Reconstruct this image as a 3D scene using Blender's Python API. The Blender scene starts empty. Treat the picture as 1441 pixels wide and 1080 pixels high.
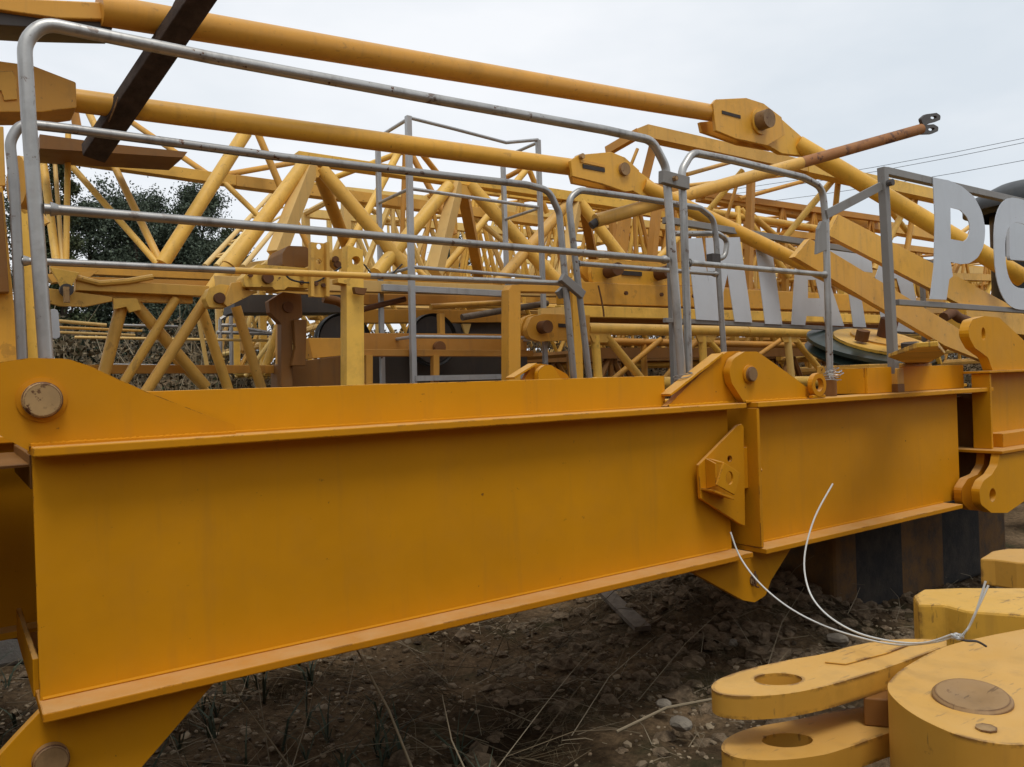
import bpy, bmesh, math, random
from mathutils import Vector, Matrix, noise as mnoise
from mathutils.geometry import tessellate_polygon
from math import sin, cos, radians, pi

S = bpy.context.scene
COL = S.collection
random.seed(7)

# ------------------------------------------------------------------ camera
FPX = 1130.0                       # focal length in pixels of the 1441 px wide photograph
TH, ROLL, CZ = radians(55), radians(1.9), 1.55
F0 = Vector((cos(TH), sin(TH), 0)); R0 = Vector((sin(TH), -cos(TH), 0)); U0 = Vector((0, 0, 1))
RV = R0*cos(ROLL) - U0*sin(ROLL); UV = R0*sin(ROLL) + U0*cos(ROLL)
CAMPOS = Vector((0, 0, CZ))
cam_d = bpy.data.cameras.new('camera'); cam = bpy.data.objects.new('camera', cam_d); COL.objects.link(cam)
cam_d.sensor_width = 36.0; cam_d.lens = FPX/1441*36.0; cam_d.clip_start = 0.05; cam_d.clip_end = 3000
m = Matrix((RV, UV, -F0)).transposed().to_4x4(); m.translation = CAMPOS
cam.matrix_world = m
S.camera = cam

# ------------------------------------------------------------------ sky, sun, exposure
SUN_EL, SUN_AZ = radians(66), radians(-105)     # high, behind the camera; veiled by cloud
w = bpy.data.worlds.new('World'); S.world = w; w.use_nodes = True
nt = w.node_tree; N = nt.nodes; L = nt.links
for n in list(N): N.remove(n)
out = N.new('ShaderNodeOutputWorld'); bg = N.new('ShaderNodeBackground'); L.new(bg.outputs[0], out.inputs[0])
bg.inputs[1].default_value = 0.1
sky = N.new('ShaderNodeTexSky'); sky.sky_type = 'NISHITA'; sky.sun_disc = False
sky.sun_elevation = SUN_EL; sky.sun_rotation = radians(195); sky.dust_density = 4; sky.air_density = 1.0
tc = N.new('ShaderNodeTexCoord'); mp = N.new('ShaderNodeMapping'); mp.inputs['Scale'].default_value = (1, 1, 2.6)
L.new(tc.outputs['Generated'], mp.inputs[0])
cn = N.new('ShaderNodeTexNoise'); cn.inputs['Scale'].default_value = 1.6; cn.inputs['Detail'].default_value = 5; cn.inputs['Roughness'].default_value = .55
L.new(mp.outputs[0], cn.inputs['Vector'])
cr = N.new('ShaderNodeValToRGB'); cr.color_ramp.elements[0].position = .34; cr.color_ramp.elements[1].position = .66
cr.color_ramp.elements[0].color = (6.9, 7.5, 8.1, 1); cr.color_ramp.elements[1].color = (9.1, 9.3, 9.6, 1)
L.new(cn.outputs[0], cr.inputs[0])
mx = N.new('ShaderNodeMixRGB'); mx.inputs[0].default_value = .93
L.new(sky.outputs[0], mx.inputs[1]); L.new(cr.outputs[0], mx.inputs[2]); L.new(mx.outputs[0], bg.inputs[0])
sd = bpy.data.lights.new('sun', 'SUN'); sd.energy = 1.35; sd.angle = radians(20); sd.color = (1, .965, .91)
so = bpy.data.objects.new('sun', sd); COL.objects.link(so)
sdir = Vector((cos(SUN_EL)*cos(SUN_AZ), cos(SUN_EL)*sin(SUN_AZ), sin(SUN_EL)))
so.rotation_euler = (-sdir).to_track_quat('-Z', 'Y').to_euler()
vs = S.view_settings; vs.view_transform = 'Standard'; vs.look = 'None'; vs.exposure = 0.12; vs.gamma = 1.0; vs.use_curve_mapping = False
S.cycles.max_bounces = 6; S.cycles.diffuse_bounces = 4; S.cycles.use_denoising = True

# ------------------------------------------------------------------ helpers
def P(x, y, X=None, Y=None, Z=None, d=None):
    """point where the sight line through photograph position (x, y) meets a plane of the place"""
    r = F0 + RV*((x-720.5)/FPX) - UV*((y-540)/FPX)
    if Y is not None: t = Y/r.y
    elif X is not None: t = X/r.x
    elif Z is not None: t = (Z-CZ)/r.z
    else: t = d
    return CAMPOS + r*t
def dep(p): return (p-CAMPOS).dot(F0)
def px2m(px, p): return px*dep(p)/FPX

def fillet(pts, rad, seg=4, closed=False):
    n = len(pts); out = []
    for i in range(n):
        p = Vector(pts[i])
        r = rad[i] if isinstance(rad, (list, tuple)) else rad
        if r <= 0 or (not closed and i in (0, n-1)):
            out.append(p); continue
        a = Vector(pts[i-1]); b = Vector(pts[(i+1) % n])
        u = (a-p); v = (b-p); lu, lv = u.length, v.length
        if lu < 1e-6 or lv < 1e-6: out.append(p); continue
        u /= lu; v /= lv
        ang = u.angle(v)
        if ang > 3.1: out.append(p); continue
        t = min(r/math.tan(ang/2), lu*.49, lv*.49)
        s, e = p+u*t, p+v*t
        for k in range(seg+1):
            q = k/seg
            out.append(s*(1-q)**2 + p*2*q*(1-q) + e*q*q)
    return out

class MB:
    def __init__(s): s.v = []; s.f = []
    def _add(s, vs, fs):
        o = len(s.v); s.v += [Vector(v) for v in vs]; s.f += [tuple(i+o for i in f) for f in fs]; return s
    def tube(s, pts, r, n=12, bend=0, seg=5, r2=None, cap=True, phase=0):
        pts = [Vector(p) for p in pts]
        if bend: pts = fillet(pts, bend, seg)
        vs = []; fs = []; k = len(pts); prev = None
        for i, p in enumerate(pts):
            t = (pts[min(i+1, k-1)] - pts[max(i-1, 0)]).normalized()
            if prev is None:
                a = Vector((0, 0, 1)) if abs(t.z) < .9 else Vector((1, 0, 0))
                x = t.cross(a).normalized()
            else:
                x = (prev - t*prev.dot(t)).normalized()
            prev = x; y = t.cross(x)
            rr = r if r2 is None else r + (r2-r)*i/(k-1)
            for j in range(n):
                a = 2*pi*j/n + phase
                vs.append(p + x*cos(a)*rr + y*sin(a)*rr)
        for i in range(k-1):
            for j in range(n):
                fs.append((i*n+j, i*n+(j+1) % n, (i+1)*n+(j+1) % n, (i+1)*n+j))
        if cap:
            fs.append(tuple(range(n))[::-1]); fs.append(tuple((k-1)*n+j for j in range(n)))
        return s._add(vs, fs)
    def beam(s, a, b, w, h, up=(0, 0, 1)):
        a = Vector(a); b = Vector(b); t = (b-a).normalized(); up = Vector(up)
        if abs(t.dot(up.normalized())) > .98: up = Vector((0, 1, 0))
        x = t.cross(up).normalized(); y = x.cross(t).normalized()
        c = [x*(-w/2)+y*(-h/2), x*(w/2)+y*(-h/2), x*(w/2)+y*(h/2), x*(-w/2)+y*(h/2)]
        return s._add([a+q for q in c]+[b+q for q in c], [(3, 2, 1, 0), (4, 5, 6, 7), (0, 1, 5, 4), (1, 2, 6, 5), (2, 3, 7, 6), (3, 0, 4, 7)])
    def box(s, lo, hi):
        x0, y0, z0 = lo; x1, y1, z1 = hi
        return s._add([(x0, y0, z0), (x1, y0, z0), (x1, y1, z0), (x0, y1, z0), (x0, y0, z1), (x1, y0, z1), (x1, y1, z1), (x0, y1, z1)],
                      [(3, 2, 1, 0), (4, 5, 6, 7), (0, 1, 5, 4), (1, 2, 6, 5), (2, 3, 7, 6), (3, 0, 4, 7)])
    def plate(s, outer, ext, holes=()):
        """flat outline (list of points) pushed along ext, with holes"""
        loops = [[Vector(p) for p in outer]] + [[Vector(p) for p in h] for h in holes]
        ext = Vector(ext)
        flat = [p for lp in loops for p in lp]; n = len(flat)
        tris = tessellate_polygon(loops)
        nrm = Vector((0, 0, 0))
        for a, b, c in tris: nrm += (flat[b]-flat[a]).cross(flat[c]-flat[a])
        fs = []
        # orient every front triangle against ext
        for a, b, c in tris:
            q = (flat[b]-flat[a]).cross(flat[c]-flat[a])
            if q.dot(ext) > 0: a, b, c = a, c, b
            fs.append((a, b, c)); fs.append((a+n, c+n, b+n))
        o = 0
        for lp in loops:
            k = len(lp)
            for i in range(k):
                a, b = o+i, o+(i+1) % k
                fs.append((a, b, b+n, a+n))
            o += k
        return s._add(flat+[p+ext for p in flat], fs)
    def disc(s, c, axis, r, h, n=24, ch=0):
        c = Vector(c); axis = Vector(axis).normalized()
        if ch: 
            s.tube([c, c+axis*(h-ch)], r, n, cap=False)
            s.tube([c+axis*(h-ch), c+axis*h], r, n, r2=r-ch)
            return s
        return s.tube([c, c+axis*h], r, n)
    def lathe(s, c, axis, prof, n=28):
        c = Vector(c); t = Vector(axis).normalized()
        a = Vector((0, 0, 1)) if abs(t.z) < .9 else Vector((1, 0, 0))
        x = t.cross(a).normalized(); y = t.cross(x)
        vs = []; fs = []; k = len(prof)
        for r, h in prof:
            for j in range(n):
                q = 2*pi*j/n; vs.append(c+t*h+x*cos(q)*r+y*sin(q)*r)
        for i in range(k-1):
            for j in range(n): fs.append((i*n+j, i*n+(j+1) % n, (i+1)*n+(j+1) % n, (i+1)*n+j))
        return s._add(vs, fs)
    def build(s, name, mat, parent=None, bevel=0, smooth=False, base=None):
        me = bpy.data.meshes.new(name); o = bpy.data.objects.new(name, me); COL.objects.link(o)
        org = Vector((0, 0, 0))
        if parent is not None:
            o.parent = parent; org = parent.get('_org') and Vector(parent['_org']) or Vector((0, 0, 0))
        elif base is not None:
            org = Vector(base); o.location = org
        o['_org'] = list(org)
        me.from_pydata([tuple(v-org) for v in s.v], [], s.f); me.update()
        bm = bmesh.new(); bm.from_mesh(me); bmesh.ops.recalc_face_normals(bm, faces=bm.faces); bm.to_mesh(me); bm.free()
        me.materials.append(mat)
        if smooth:
            for p in me.polygons: p.use_smooth = True
            try:
                me.set_sharp_from_angle(angle=radians(40))
            except Exception: pass
        if bevel:
            b = o.modifiers.new('bevel', 'BEVEL'); b.width = bevel; b.segments = 2; b.limit_method = 'ANGLE'; b.angle_limit = radians(35)
        return o

def tag(o, label=None, cat=None, group=None, kind=None):
    if label: o['label'] = label
    if cat: o['category'] = cat
    if group: o['group'] = group
    if kind: o['kind'] = kind
    return o
def thing(name, base, label, cat, group=None):
    o = bpy.data.objects.new(name, None); COL.objects.link(o)
    o.empty_display_size = .1; o.location = base; o['_org'] = list(base)
    return tag(o, label, cat, group)
def tube(parent, name, pts, r, mat, n=12, bend=0, **k):
    return MB().tube(pts, r, n, bend, **k).build(name, mat, parent, smooth=True)
def beam(parent, name, a, b, w, h, mat, bevel=0, up=(0, 0, 1)):
    return MB().beam(a, b, w, h, up).build(name, mat, parent, bevel)
def pxplate(pts, Y, th, holes=()):
    """outline traced on the vertical plane at distance Y, as a plate of thickness th going back"""
    return MB().plate([P(x, y, Y=Y) for x, y in pts], (0, th, 0), [[P(x, y, Y=Y) for x, y in h] for h in holes])
def curve(pts, k=6):
    out = []
    n = len(pts)
    for i in range(n-1):
        p0, p1, p2, p3 = pts[max(i-1, 0)], pts[i], pts[i+1], pts[min(i+2, n-1)]
        for j in range(k):
            t = j/k
            out.append(.5*((2*p1)+(p2-p0)*t+(2*p0-5*p1+4*p2-p3)*t*t+(3*p1-p0-3*p2+p3)*t**3))
    out.append(pts[-1]); return out
def ell(cx, cy, rx, ry, n=20, rot=0):
    return [(cx+rx*cos(2*pi*i/n)*cos(rot)-ry*sin(2*pi*i/n)*sin(rot), cy+rx*cos(2*pi*i/n)*sin(rot)+ry*sin(2*pi*i/n)*cos(rot)) for i in range(n)]
def circ(c, r, n=20):     # circle in the XZ plane
    return [Vector((c[0]+r*cos(2*pi*i/n), c[1], c[2]+r*sin(2*pi*i/n))) for i in range(n)]

# ------------------------------------------------------------------ materials
def newmat(name):
    mt = bpy.data.materials.new(name); mt.use_nodes = True
    return mt, mt.node_tree.nodes, mt.node_tree.links, mt.node_tree.nodes['Principled BSDF']
def noise_n(N, L, vec, scale, detail=4, rough=.55, stretch=None):
    n = N.new('ShaderNodeTexNoise'); n.inputs['Scale'].default_value = scale; n.inputs['Detail'].default_value = detail; n.inputs['Roughness'].default_value = rough
    if stretch:
        mpn = N.new('ShaderNodeMapping'); mpn.inputs['Scale'].default_value = stretch; L.new(vec, mpn.inputs[0]); vec = mpn.outputs[0]
    L.new(vec, n.inputs['Vector']); return n.outputs[0]
def ramp(N, L, fac, a, b, ca, cb):
    r = N.new('ShaderNodeValToRGB'); e = r.color_ramp.elements
    e[0].position = a; e[1].position = b; e[0].color = (*ca, 1); e[1].color = (*cb, 1)
    L.new(fac, r.inputs[0]); return r.outputs[0]
def mixc(N, L, fac, a, b, mode='MIX'):
    x = N.new('ShaderNodeMixRGB'); x.blend_type = mode
    for i, v in ((0, fac), (1, a), (2, b)):
        if isinstance(v, (int, float)): x.inputs[i].default_value = v
        elif isinstance(v, tuple): x.inputs[i].default_value = (*v, 1)
        else: L.new(v, x.inputs[i])
    return x.outputs[0]
W3, B3 = (1, 1, 1), (0, 0, 0)
RUST = (.10, .038, .016)
def paint(name, base, rust=.5, dust=.3, rough=.42, edge=0.0, dirt=(.16, .10, .05), var=.1, chip_scale=26, metallic=0, spec=.4, runs=.0, settle=0, erad=.006, stain=0):
    """oil paint on steel: cloudy tone, dust, rust chips, worn edges"""
    mt, N, L, bs = newmat(name)
    tcn = N.new('ShaderNodeTexCoord'); vec = tcn.outputs['Object']
    oi = N.new('ShaderNodeObjectInfo')
    big = noise_n(N, L, vec, 1.7, 4, .6)
    lo = tuple(c*(1-var) for c in base); hi = tuple(min(1, c*(1+var)) for c in base)
    col = ramp(N, L, big, .3, .7, lo, hi)
    # each piece has its own age of paint
    hs = N.new('ShaderNodeHueSaturation'); L.new(col, hs.inputs['Color'])
    mr = N.new('ShaderNodeMapRange'); mr.inputs['To Min'].default_value = 1-var*1.2; mr.inputs['To Max'].default_value = 1+var*1.0
    L.new(oi.outputs['Random'], mr.inputs['Value']); L.new(mr.outputs[0], hs.inputs['Value'])
    mr2 = N.new('ShaderNodeMapRange'); mr2.inputs['To Min'].default_value = .494; mr2.inputs['To Max'].default_value = .506
    L.new(oi.outputs['Random'], mr2.inputs['Value']); L.new(mr2.outputs[0], hs.inputs['Hue'])
    col = hs.outputs[0]
    if dust:
        d = ramp(N, L, noise_n(N, L, vec, 5.5, 6, .7), .46, .72, B3, (dust,)*3)
        col = mixc(N, L, d, col, tuple(c*.72+k for c, k in zip(base, (.05, .04, .025))))
        st = ramp(N, L, noise_n(N, L, vec, 3.0, 5, .6, (6, 6, .5)), .55, .8, B3, (dust*.8,)*3)
        col = mixc(N, L, st, col, dirt)
    if stain:
        sn = ramp(N, L, noise_n(N, L, vec, 4.2, 7, .68), .52, .70, B3, (stain,)*3)
        col = mixc(N, L, sn, col, tuple(c*.42 for c in base))
        sc_ = ramp(N, L, noise_n(N, L, vec, 11, 4, .6, (1, 6, 1)), .64, .67, B3, (stain*.9,)*3)
        col = mixc(N, L, sc_, col, (.10, .055, .025))
    if runs:
        rn = ramp(N, L, noise_n(N, L, vec, 9.0, 3, .5, (7, 7, .35)), .62, .74, B3, (runs,)*3)
        col = mixc(N, L, rn, col, tuple(c*.45 for c in base))
    if settle:      # pale dust that has settled on whatever faces up
        gn = N.new('ShaderNodeNewGeometry'); sz = N.new('ShaderNodeSeparateXYZ'); L.new(gn.outputs['Normal'], sz.inputs[0])
        um = N.new('ShaderNodeMapRange'); um.inputs['From Min'].default_value = .35; um.inputs['From Max'].default_value = 1.0; um.inputs['To Min'].default_value = 0; um.inputs['To Max'].default_value = settle
        L.new(sz.outputs[2], um.inputs['Value'])
        dn = ramp(N, L, noise_n(N, L, vec, 7, 6, .7), .25, .65, (.35,)*3, W3)
        col = mixc(N, L, mixc(N, L, 1.0, um.outputs[0], dn, 'MULTIPLY'), col, (.60, .44, .24))
    if rust:
        c1 = ramp(N, L, noise_n(N, L, vec, chip_scale, 6, .65), .70-.06*rust, .73-.06*rust, B3, W3)
        c2 = ramp(N, L, noise_n(N, L, vec, 2.3, 3, .5), .42, .62, B3, W3)
        chips = mixc(N, L, 1.0, c1, c2, 'MULTIPLY')
        col = mixc(N, L, chips, col, RUST)
    if edge:
        bv = N.new('ShaderNodeBevel'); bv.samples = 4; bv.inputs['Radius'].default_value = erad
        ge = N.new('ShaderNodeNewGeometry')
        dt = N.new('ShaderNodeVectorMath'); dt.operation = 'DOT_PRODUCT'
        L.new(bv.outputs[0], dt.inputs[0]); L.new(ge.outputs['Normal'], dt.inputs[1])
        em = N.new('ShaderNodeMapRange'); em.inputs['From Min'].default_value = .994; em.inputs['From Max'].default_value = .955
        em.inputs['To Min'].default_value = 0; em.inputs['To Max'].default_value = 1
        L.new(dt.outputs['Value'], em.inputs['Value'])
        wn = ramp(N, L, noise_n(N, L, vec, 6.5, 7, .75), .60-.14*edge, .66-.14*edge, B3, W3)
        ch = mixc(N, L, 1.0, em.outputs[0], wn, 'MULTIPLY')
        col = mixc(N, L, ch, col, tuple(c*.9 for c in RUST))
    L.new(col, bs.inputs['Base Color'])
    rr = N.new('ShaderNodeMapRange'); rr.inputs['To Min'].default_value = rough-.1; rr.inputs['To Max'].default_value = rough+.18
    L.new(noise_n(N, L, vec, 4, 4), rr.inputs['Value']); L.new(rr.outputs[0], bs.inputs['Roughness'])
    bs.inputs['Specular IOR Level'].default_value = spec; bs.inputs['Metallic'].default_value = metallic
    bm_ = N.new('ShaderNodeBump'); bm_.inputs['Strength'].default_value = .10; bm_.inputs['Distance'].default_value = .01
    L.new(noise_n(N, L, vec, 14, 3), bm_.inputs['Height']); L.new(bm_.outputs[0], bs.inputs['Normal'])
    return mt
Y_GIRD = paint('yellow_paint_girder', (.58, .240, .006), rust=.22, dust=.2, rough=.5, edge=.62, var=.08, spec=.12, settle=.5, erad=.005)
Y_WELD = paint('yellow_paint_weld_bead', (.58, .240, .006), rust=0, dust=.12, rough=.5, var=.05, spec=.12)
Y_OLD = paint('yellow_paint_weathered', (.72, .41, .07), rust=.75, dust=.4, rough=.5, var=.14, settle=.5, stain=.35)
Y_PALE = paint('yellow_paint_sun_faded', (.72, .48, .15), rust=.3, dust=.35, rough=.55, var=.12, settle=.4)
Y_MID = paint('yellow_paint_shaded', (.52, .245, .035), rust=.8, dust=.5, rough=.5, var=.16)  # lattice yellow darkened, standing in for shade on members facing away
Y_TIE = paint('yellow_paint_tie_bar', (.67, .335, .035), rust=.55, dust=.35, rough=.42, var=.07, settle=.35, edge=.6, stain=.3)
Y_BLOCK = paint('yellow_paint_thick_block', (.66, .355, .045), rust=.8, dust=.4, rough=.5, edge=.8, var=.12, chip_scale=11, erad=.014, stain=.5, settle=.25, dirt=(.22, .12, .04))
Y_BROWN = paint('ochre_paint_grimy_shaded', (.21, .088, .014), rust=.7, dust=.6, rough=.55, var=.18, dirt=(.06, .035, .018))  # grime, plus shade of gaps and undersides put into the dark base
GALV = paint('galvanised_tube_grey', (.40, .39, .37), rust=1.5, dust=.9, rough=.38, var=.16, metallic=.8, stain=.45, dirt=(.075, .055, .04), chip_scale=22)
GALV2 = paint('grey_square_tube_paint', (.42, .425, .425), rust=.6, dust=.6, rough=.42, var=.1, metallic=.5, dirt=(.10, .08, .06))
SIGNGREY = paint('letter_sheet_grey', (.48, .51, .54), rust=.08, dust=.2, rough=.45, var=.04, dirt=(.25, .25, .25))
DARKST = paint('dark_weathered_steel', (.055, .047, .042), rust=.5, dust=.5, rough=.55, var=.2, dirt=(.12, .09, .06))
GREYFR = paint('sign_frame_dark_grey', (.20, .19, .175), rust=.6, dust=.5, rough=.5, var=.12, dirt=(.10, .07, .05))
RUSTY = paint('rusted_steel', (.125, .048, .014), rust=.9, dust=.6, rough=.7, var=.3, dirt=(.07, .035, .02))
PINM = paint('rusty_pin_steel', (.34, .205, .09), rust=1.6, dust=.7, rough=.5, var=.35, metallic=.1, stain=.7, spec=.25, chip_scale=16, dirt=(.05, .03, .018), edge=1.2)
RODM = paint('rod_paint_flaking', (.36, .15, .035), rust=2.6, dust=.7, rough=.55, var=.2, chip_scale=9)
BLACKST = paint('black_steel', (.022, .024, .025), rust=.3, dust=.4, rough=.4, var=.2, dirt=(.06, .05, .04))
GREENST = paint('dark_green_sheave_paint', (.018, .035, .03), rust=.4, dust=.35, rough=.3, var=.2, dirt=(.05, .05, .04), spec=.6)
WIREM = paint('white_steel_wire', (.62, .62, .58), rust=.05, dust=.1, rough=.4, var=.05)
DARKHOLE = paint('hole_shade', (.03, .02, .014), rust=.4, dust=.3, rough=.6)  # near-black colour standing in for the shade inside holes and slots

def simple(name, base, rough=.8, scale=8, var=.35, c2=None, bump=.4):
    mt, N, L, bs = newmat(name); vec = N.new('ShaderNodeTexCoord').outputs['Object']
    c2 = c2 or tuple(c*(1-var) for c in base)
    col = ramp(N, L, noise_n(N, L, vec, scale, 8, .65), .35, .65, c2, base)
    L.new(col, bs.inputs['Base Color']); bs.inputs['Roughness'].default_value = rough; bs.inputs['Specular IOR Level'].default_value = .2
    b = N.new('ShaderNodeBump'); b.inputs['Strength'].default_value = bump; b.inputs['Distance'].default_value = .02
    L.new(noise_n(N, L, vec, scale*4, 6, .7), b.inputs['Height']); L.new(b.outputs[0], bs.inputs['Normal'])
    return mt
def soilmat():
    mt, N, L, bs = newmat('soil_ground'); vec = N.new('ShaderNodeTexCoord').outputs['Object']
    a = ramp(N, L, noise_n(N, L, vec, 1.2, 6, .6), .35, .65, (.044, .028, .014), (.29, .205, .125))
    b = ramp(N, L, noise_n(N, L, vec, 30, 8, .7), .35, .7, (.45, .43, .4), (1.25, 1.2, 1.1))
    c = mixc(N, L, 1.0, a, b, 'MULTIPLY')
    g = ramp(N, L, noise_n(N, L, vec, 2.3, 5, .6), .55, .68, B3, (.6,)*3)
    c = mixc(N, L, g, c, (.035, .042, .018))
    L.new(c, bs.inputs['Base Color']); bs.inputs['Roughness'].default_value = .95; bs.inputs['Specular IOR Level'].default_value = .1
    bp = N.new('ShaderNodeBump'); bp.inputs['Strength'].default_value = .9; bp.inputs['Distance'].default_value = .03
    L.new(noise_n(N, L, vec, 38, 8, .75), bp.inputs['Height']); L.new(bp.outputs[0], bs.inputs['Normal'])
    return mt
def leafmat(name, a, b):
    mt, N, L, bs = newmat(name)
    g = N.new('ShaderNodeNewGeometry')
    L.new(ramp(N, L, g.outputs['Random Per Island'], 0, 1, a, b), bs.inputs['Base Color'])
    bs.inputs['Roughness'].default_value = .7; bs.inputs['Specular IOR Level'].default_value = .25
    return mt
SOIL = soilmat()
STONE = leafmat('stone_bits', (.05, .034, .019), (.36, .28, .18))
STONE2 = simple('pale_stone', (.26, .225, .175), .9, 14)
CONC = simple('concrete', (.27, .26, .24), .9, 6)
WOOD = simple('dark_old_timber', (.075, .05, .036), .85, 12, .5)
WOOD2 = simple('grey_plank', (.22, .18, .14), .85, 12, .4)
LEAF = leafmat('leaf_dark_green', (.034, .050, .034), (.095, .12, .078))  # greens lightened, distance haze put into the leaf colour
LEAF2 = leafmat('leaf_olive', (.022, .035, .014), (.075, .085, .035))
DRY = leafmat('dry_weeds', (.035, .028, .014), (.20, .15, .085))
STRAW = leafmat('dry_stalk', (.16, .12, .07), (.36, .30, .20))
BARK = simple('bark', (.07, .05, .035), .9, 10)
CABLE = simple('black_cable', (.03, .03, .032), .5, 10)
def hazardmat():
    mt, N, L, bs = newmat('hazard_stripe_concrete'); tcn = N.new('ShaderNodeTexCoord'); vec = tcn.outputs['Object']
    sx = N.new('ShaderNodeSeparateXYZ'); L.new(vec, sx.inputs[0])
    ml = N.new('ShaderNodeMath'); ml.operation = 'MULTIPLY'; ml.inputs[1].default_value = 1/1.1; L.new(sx.outputs[0], ml.inputs[0])
    fr = N.new('ShaderNodeMath'); fr.operation = 'FRACT'; L.new(ml.outputs[0], fr.inputs[0])
    gt = N.new('ShaderNodeMath'); gt.operation = 'GREATER_THAN'; gt.inputs[1].default_value = .5; L.new(fr.outputs[0], gt.inputs[0])
    c = mixc(N, L, gt.outputs[0], (.015, .015, .015), (.16, .08, .02))  # stripe yellow darkened to stand in for the shade under the girder
    wr = ramp(N, L, noise_n(N, L, vec, 5, 7, .7), .42, .62, B3, (.85,)*3)
    c = mixc(N, L, wr, c, (.05, .04, .03))
    L.new(c, bs.inputs['Base Color']); bs.inputs['Roughness'].default_value = .9
    b = N.new('ShaderNodeBump'); b.inputs['Strength'].default_value = .5; b.inputs['Distance'].default_value = .01
    L.new(noise_n(N, L, vec, 30, 6, .7), b.inputs['Height']); L.new(b.outputs[0], bs.inputs['Normal'])
    return mt
HAZ = hazardmat()

# ------------------------------------------------------------------ ground
def gz(x, y):
    z = .10*mnoise.noise(Vector((x*.55, y*.55, 3.1))) + .05*mnoise.noise(Vector((x*1.7, y*1.7, 9.0))) + .022*mnoise.noise(Vector((x*5.5, y*5.5, 1.0)))+.016*mnoise.noise(Vector((x*11, y*11, 5.0)))+.03*abs(mnoise.noise(Vector((x*3.1, y*3.1, 8.0))))
    z += .30*math.exp(-(((x-4.15)/.75)**2 + ((y-3.55)/.55)**2))      # spoil heap by the girder joint
    far = max(0, math.hypot(x, y)-10)
    t = min(1, max(0, (y-7.6)/2.6)); bank_ = 1.75*t*t*(3-2*t)          # the yard is cut into a bank behind the stack
    return z*max(0, 1-far/30) - .02 + bank_*(1+.12*mnoise.noise(Vector((x*.5, y*.5, 7.7))))
def spaced(lo, hi, fine_lo, fine_hi, st):
    a = [fine_lo+i*st for i in range(int((fine_hi-fine_lo)/st)+1)]
    s = st; v = a[-1]
    while v < hi: s *= 1.35; v += s; a.append(v)
    s = st; v = a[0]
    while v > lo: s *= 1.35; v -= s; a.insert(0, v)
    return a
xs = spaced(-600, 900, -1.5, 7.5, .035); ys = spaced(-300, 1200, 1.2, 6.5, .035)
gm = MB(); gm.v = [Vector((x, y, gz(x, y))) for y in ys for x in xs]; nx = len(xs)
gm.f = [(j*nx+i, j*nx+i+1, (j+1)*nx+i+1, (j+1)*nx+i) for j in range(len(ys)-1) for i in range(nx-1)]
me = bpy.data.meshes.new('ground'); me.from_pydata([tuple(v) for v in gm.v], [], gm.f); me.update()
for p in me.polygons: p.use_smooth = True
me.materials.append(SOIL); g = bpy.data.objects.new('ground', me); COL.objects.link(g)
tag(g, 'bare dark soil of the storage yard', 'ground', kind='structure')

# ------------------------------------------------------------------ main girders of the counter jib
ZT, ZB, FT = 1.42, .687, .026       # top of top flange, underside of bottom flange, flange thickness
YF, YW, YI = 2.50, 2.60, 2.70       # outer flange edge, web, inner flange edge
XL, XM1, XM2, XE = .178, 3.115, 3.192, 5.60

def pin(parent, c, r, l, mat=PINM, head=None):
    o = MB().disc((c[0], c[1], c[2]), (0, -1, 0), r, l, 28, ch=r*.12).build('pin', mat, parent, smooth=True)
    return o
def bolt(parent, c, axis, r, h, mat=PINM):
    return MB().disc(c, axis, r, h, 6).build('bolt', mat, parent)

# --- near girder, left length
gl = thing('steel_girder', (XL, YW, 0), 'long yellow plate girder in front, with dark rusty pin at its left end', 'girder')
MB().box((XL+.004, YW-.008, ZB+FT), (P(1022, 600, Y=YW).x, YW+.008, ZT-FT)).build('web', Y_GIRD, gl)
MB().box((XL, YF, ZT-FT), (XM1, YI, ZT)).build('top_flange', Y_GIRD, gl, .004)
MB().box((XL, YF-.022, ZB), (P(1055, 775, Y=YF).x, YI, ZB+FT)).build('bottom_flange', Y_GIRD, gl, .004)
# weld beads along web
for z in (ZT-FT-.004, ZB+FT+.004):
    tube(gl, 'weld_seam', [(XL+.01, YW-.008, z), (3.05, YW-.008, z)], .006, Y_WELD, 6)
# left upper lug
o = [P(x, y, Y=2.578) for x, y in [(0, 613), (-120, 545), (-70, 520), (0, 510), (40, 504), (95, 505), (128, 516), (160, 531), (205, 551), (300, 588), (331, 598), (331, 612)]]
o = o[:-1]+[Vector((o[-1].x, 2.578, ZT+.002))]
o.insert(0, Vector((XL-.004, 2.578, ZT-.012))); o.insert(0, Vector((XL-.004, 2.578, ZT+.002)))
lug = MB().plate(fillet(o, [0, 0, 0, .05, .05, .05, .08, .08, .06, .05, .02, .05, .006, 0], 3, True), (0, .034, 0)).build('lug', Y_GIRD, gl, .003)
c = P(60, 563, Y=2.55)
ring = MB().lathe((c.x, 2.579, c.z), (0, -1, 0), [(.062, 0), (.062, .006), (.05, .008), (.05, 0)]).build('washer', Y_GIRD, lug, smooth=True)
pin(lug, (c.x, 2.576, c.z), .050, .034)
# left lower lug
o = [Vector((XL+.0, 2.583, ZB-.002))]+[P(x, y, Y=2.583) for x, y in [(20, 1040), (0, 1062), (-40, 1120), (-20, 1200), (70, 1230), (130, 1180), (200, 1080), (318, 964)]]
o[-1].z = ZB-.002
lug = MB().plate(fillet(o, [0, .05, .05, .08, .1, .1, .1, .02, 0], 4, True), (0, .034, 0)).build('lug', Y_GIRD, gl, .003)
c = P(72, 1072, Y=2.56)
pin(lug, (c.x, 2.581, c.z), .046, .03)
# toe board
t0, t1 = P(150, 550, Y=2.632).x, P(935, 528, Y=2.632).x
MB().box((t0, 2.632, ZT+.002), (t1, 2.640, 1.563)).build('toe_board', Y_GIRD, gl, .002)
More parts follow.
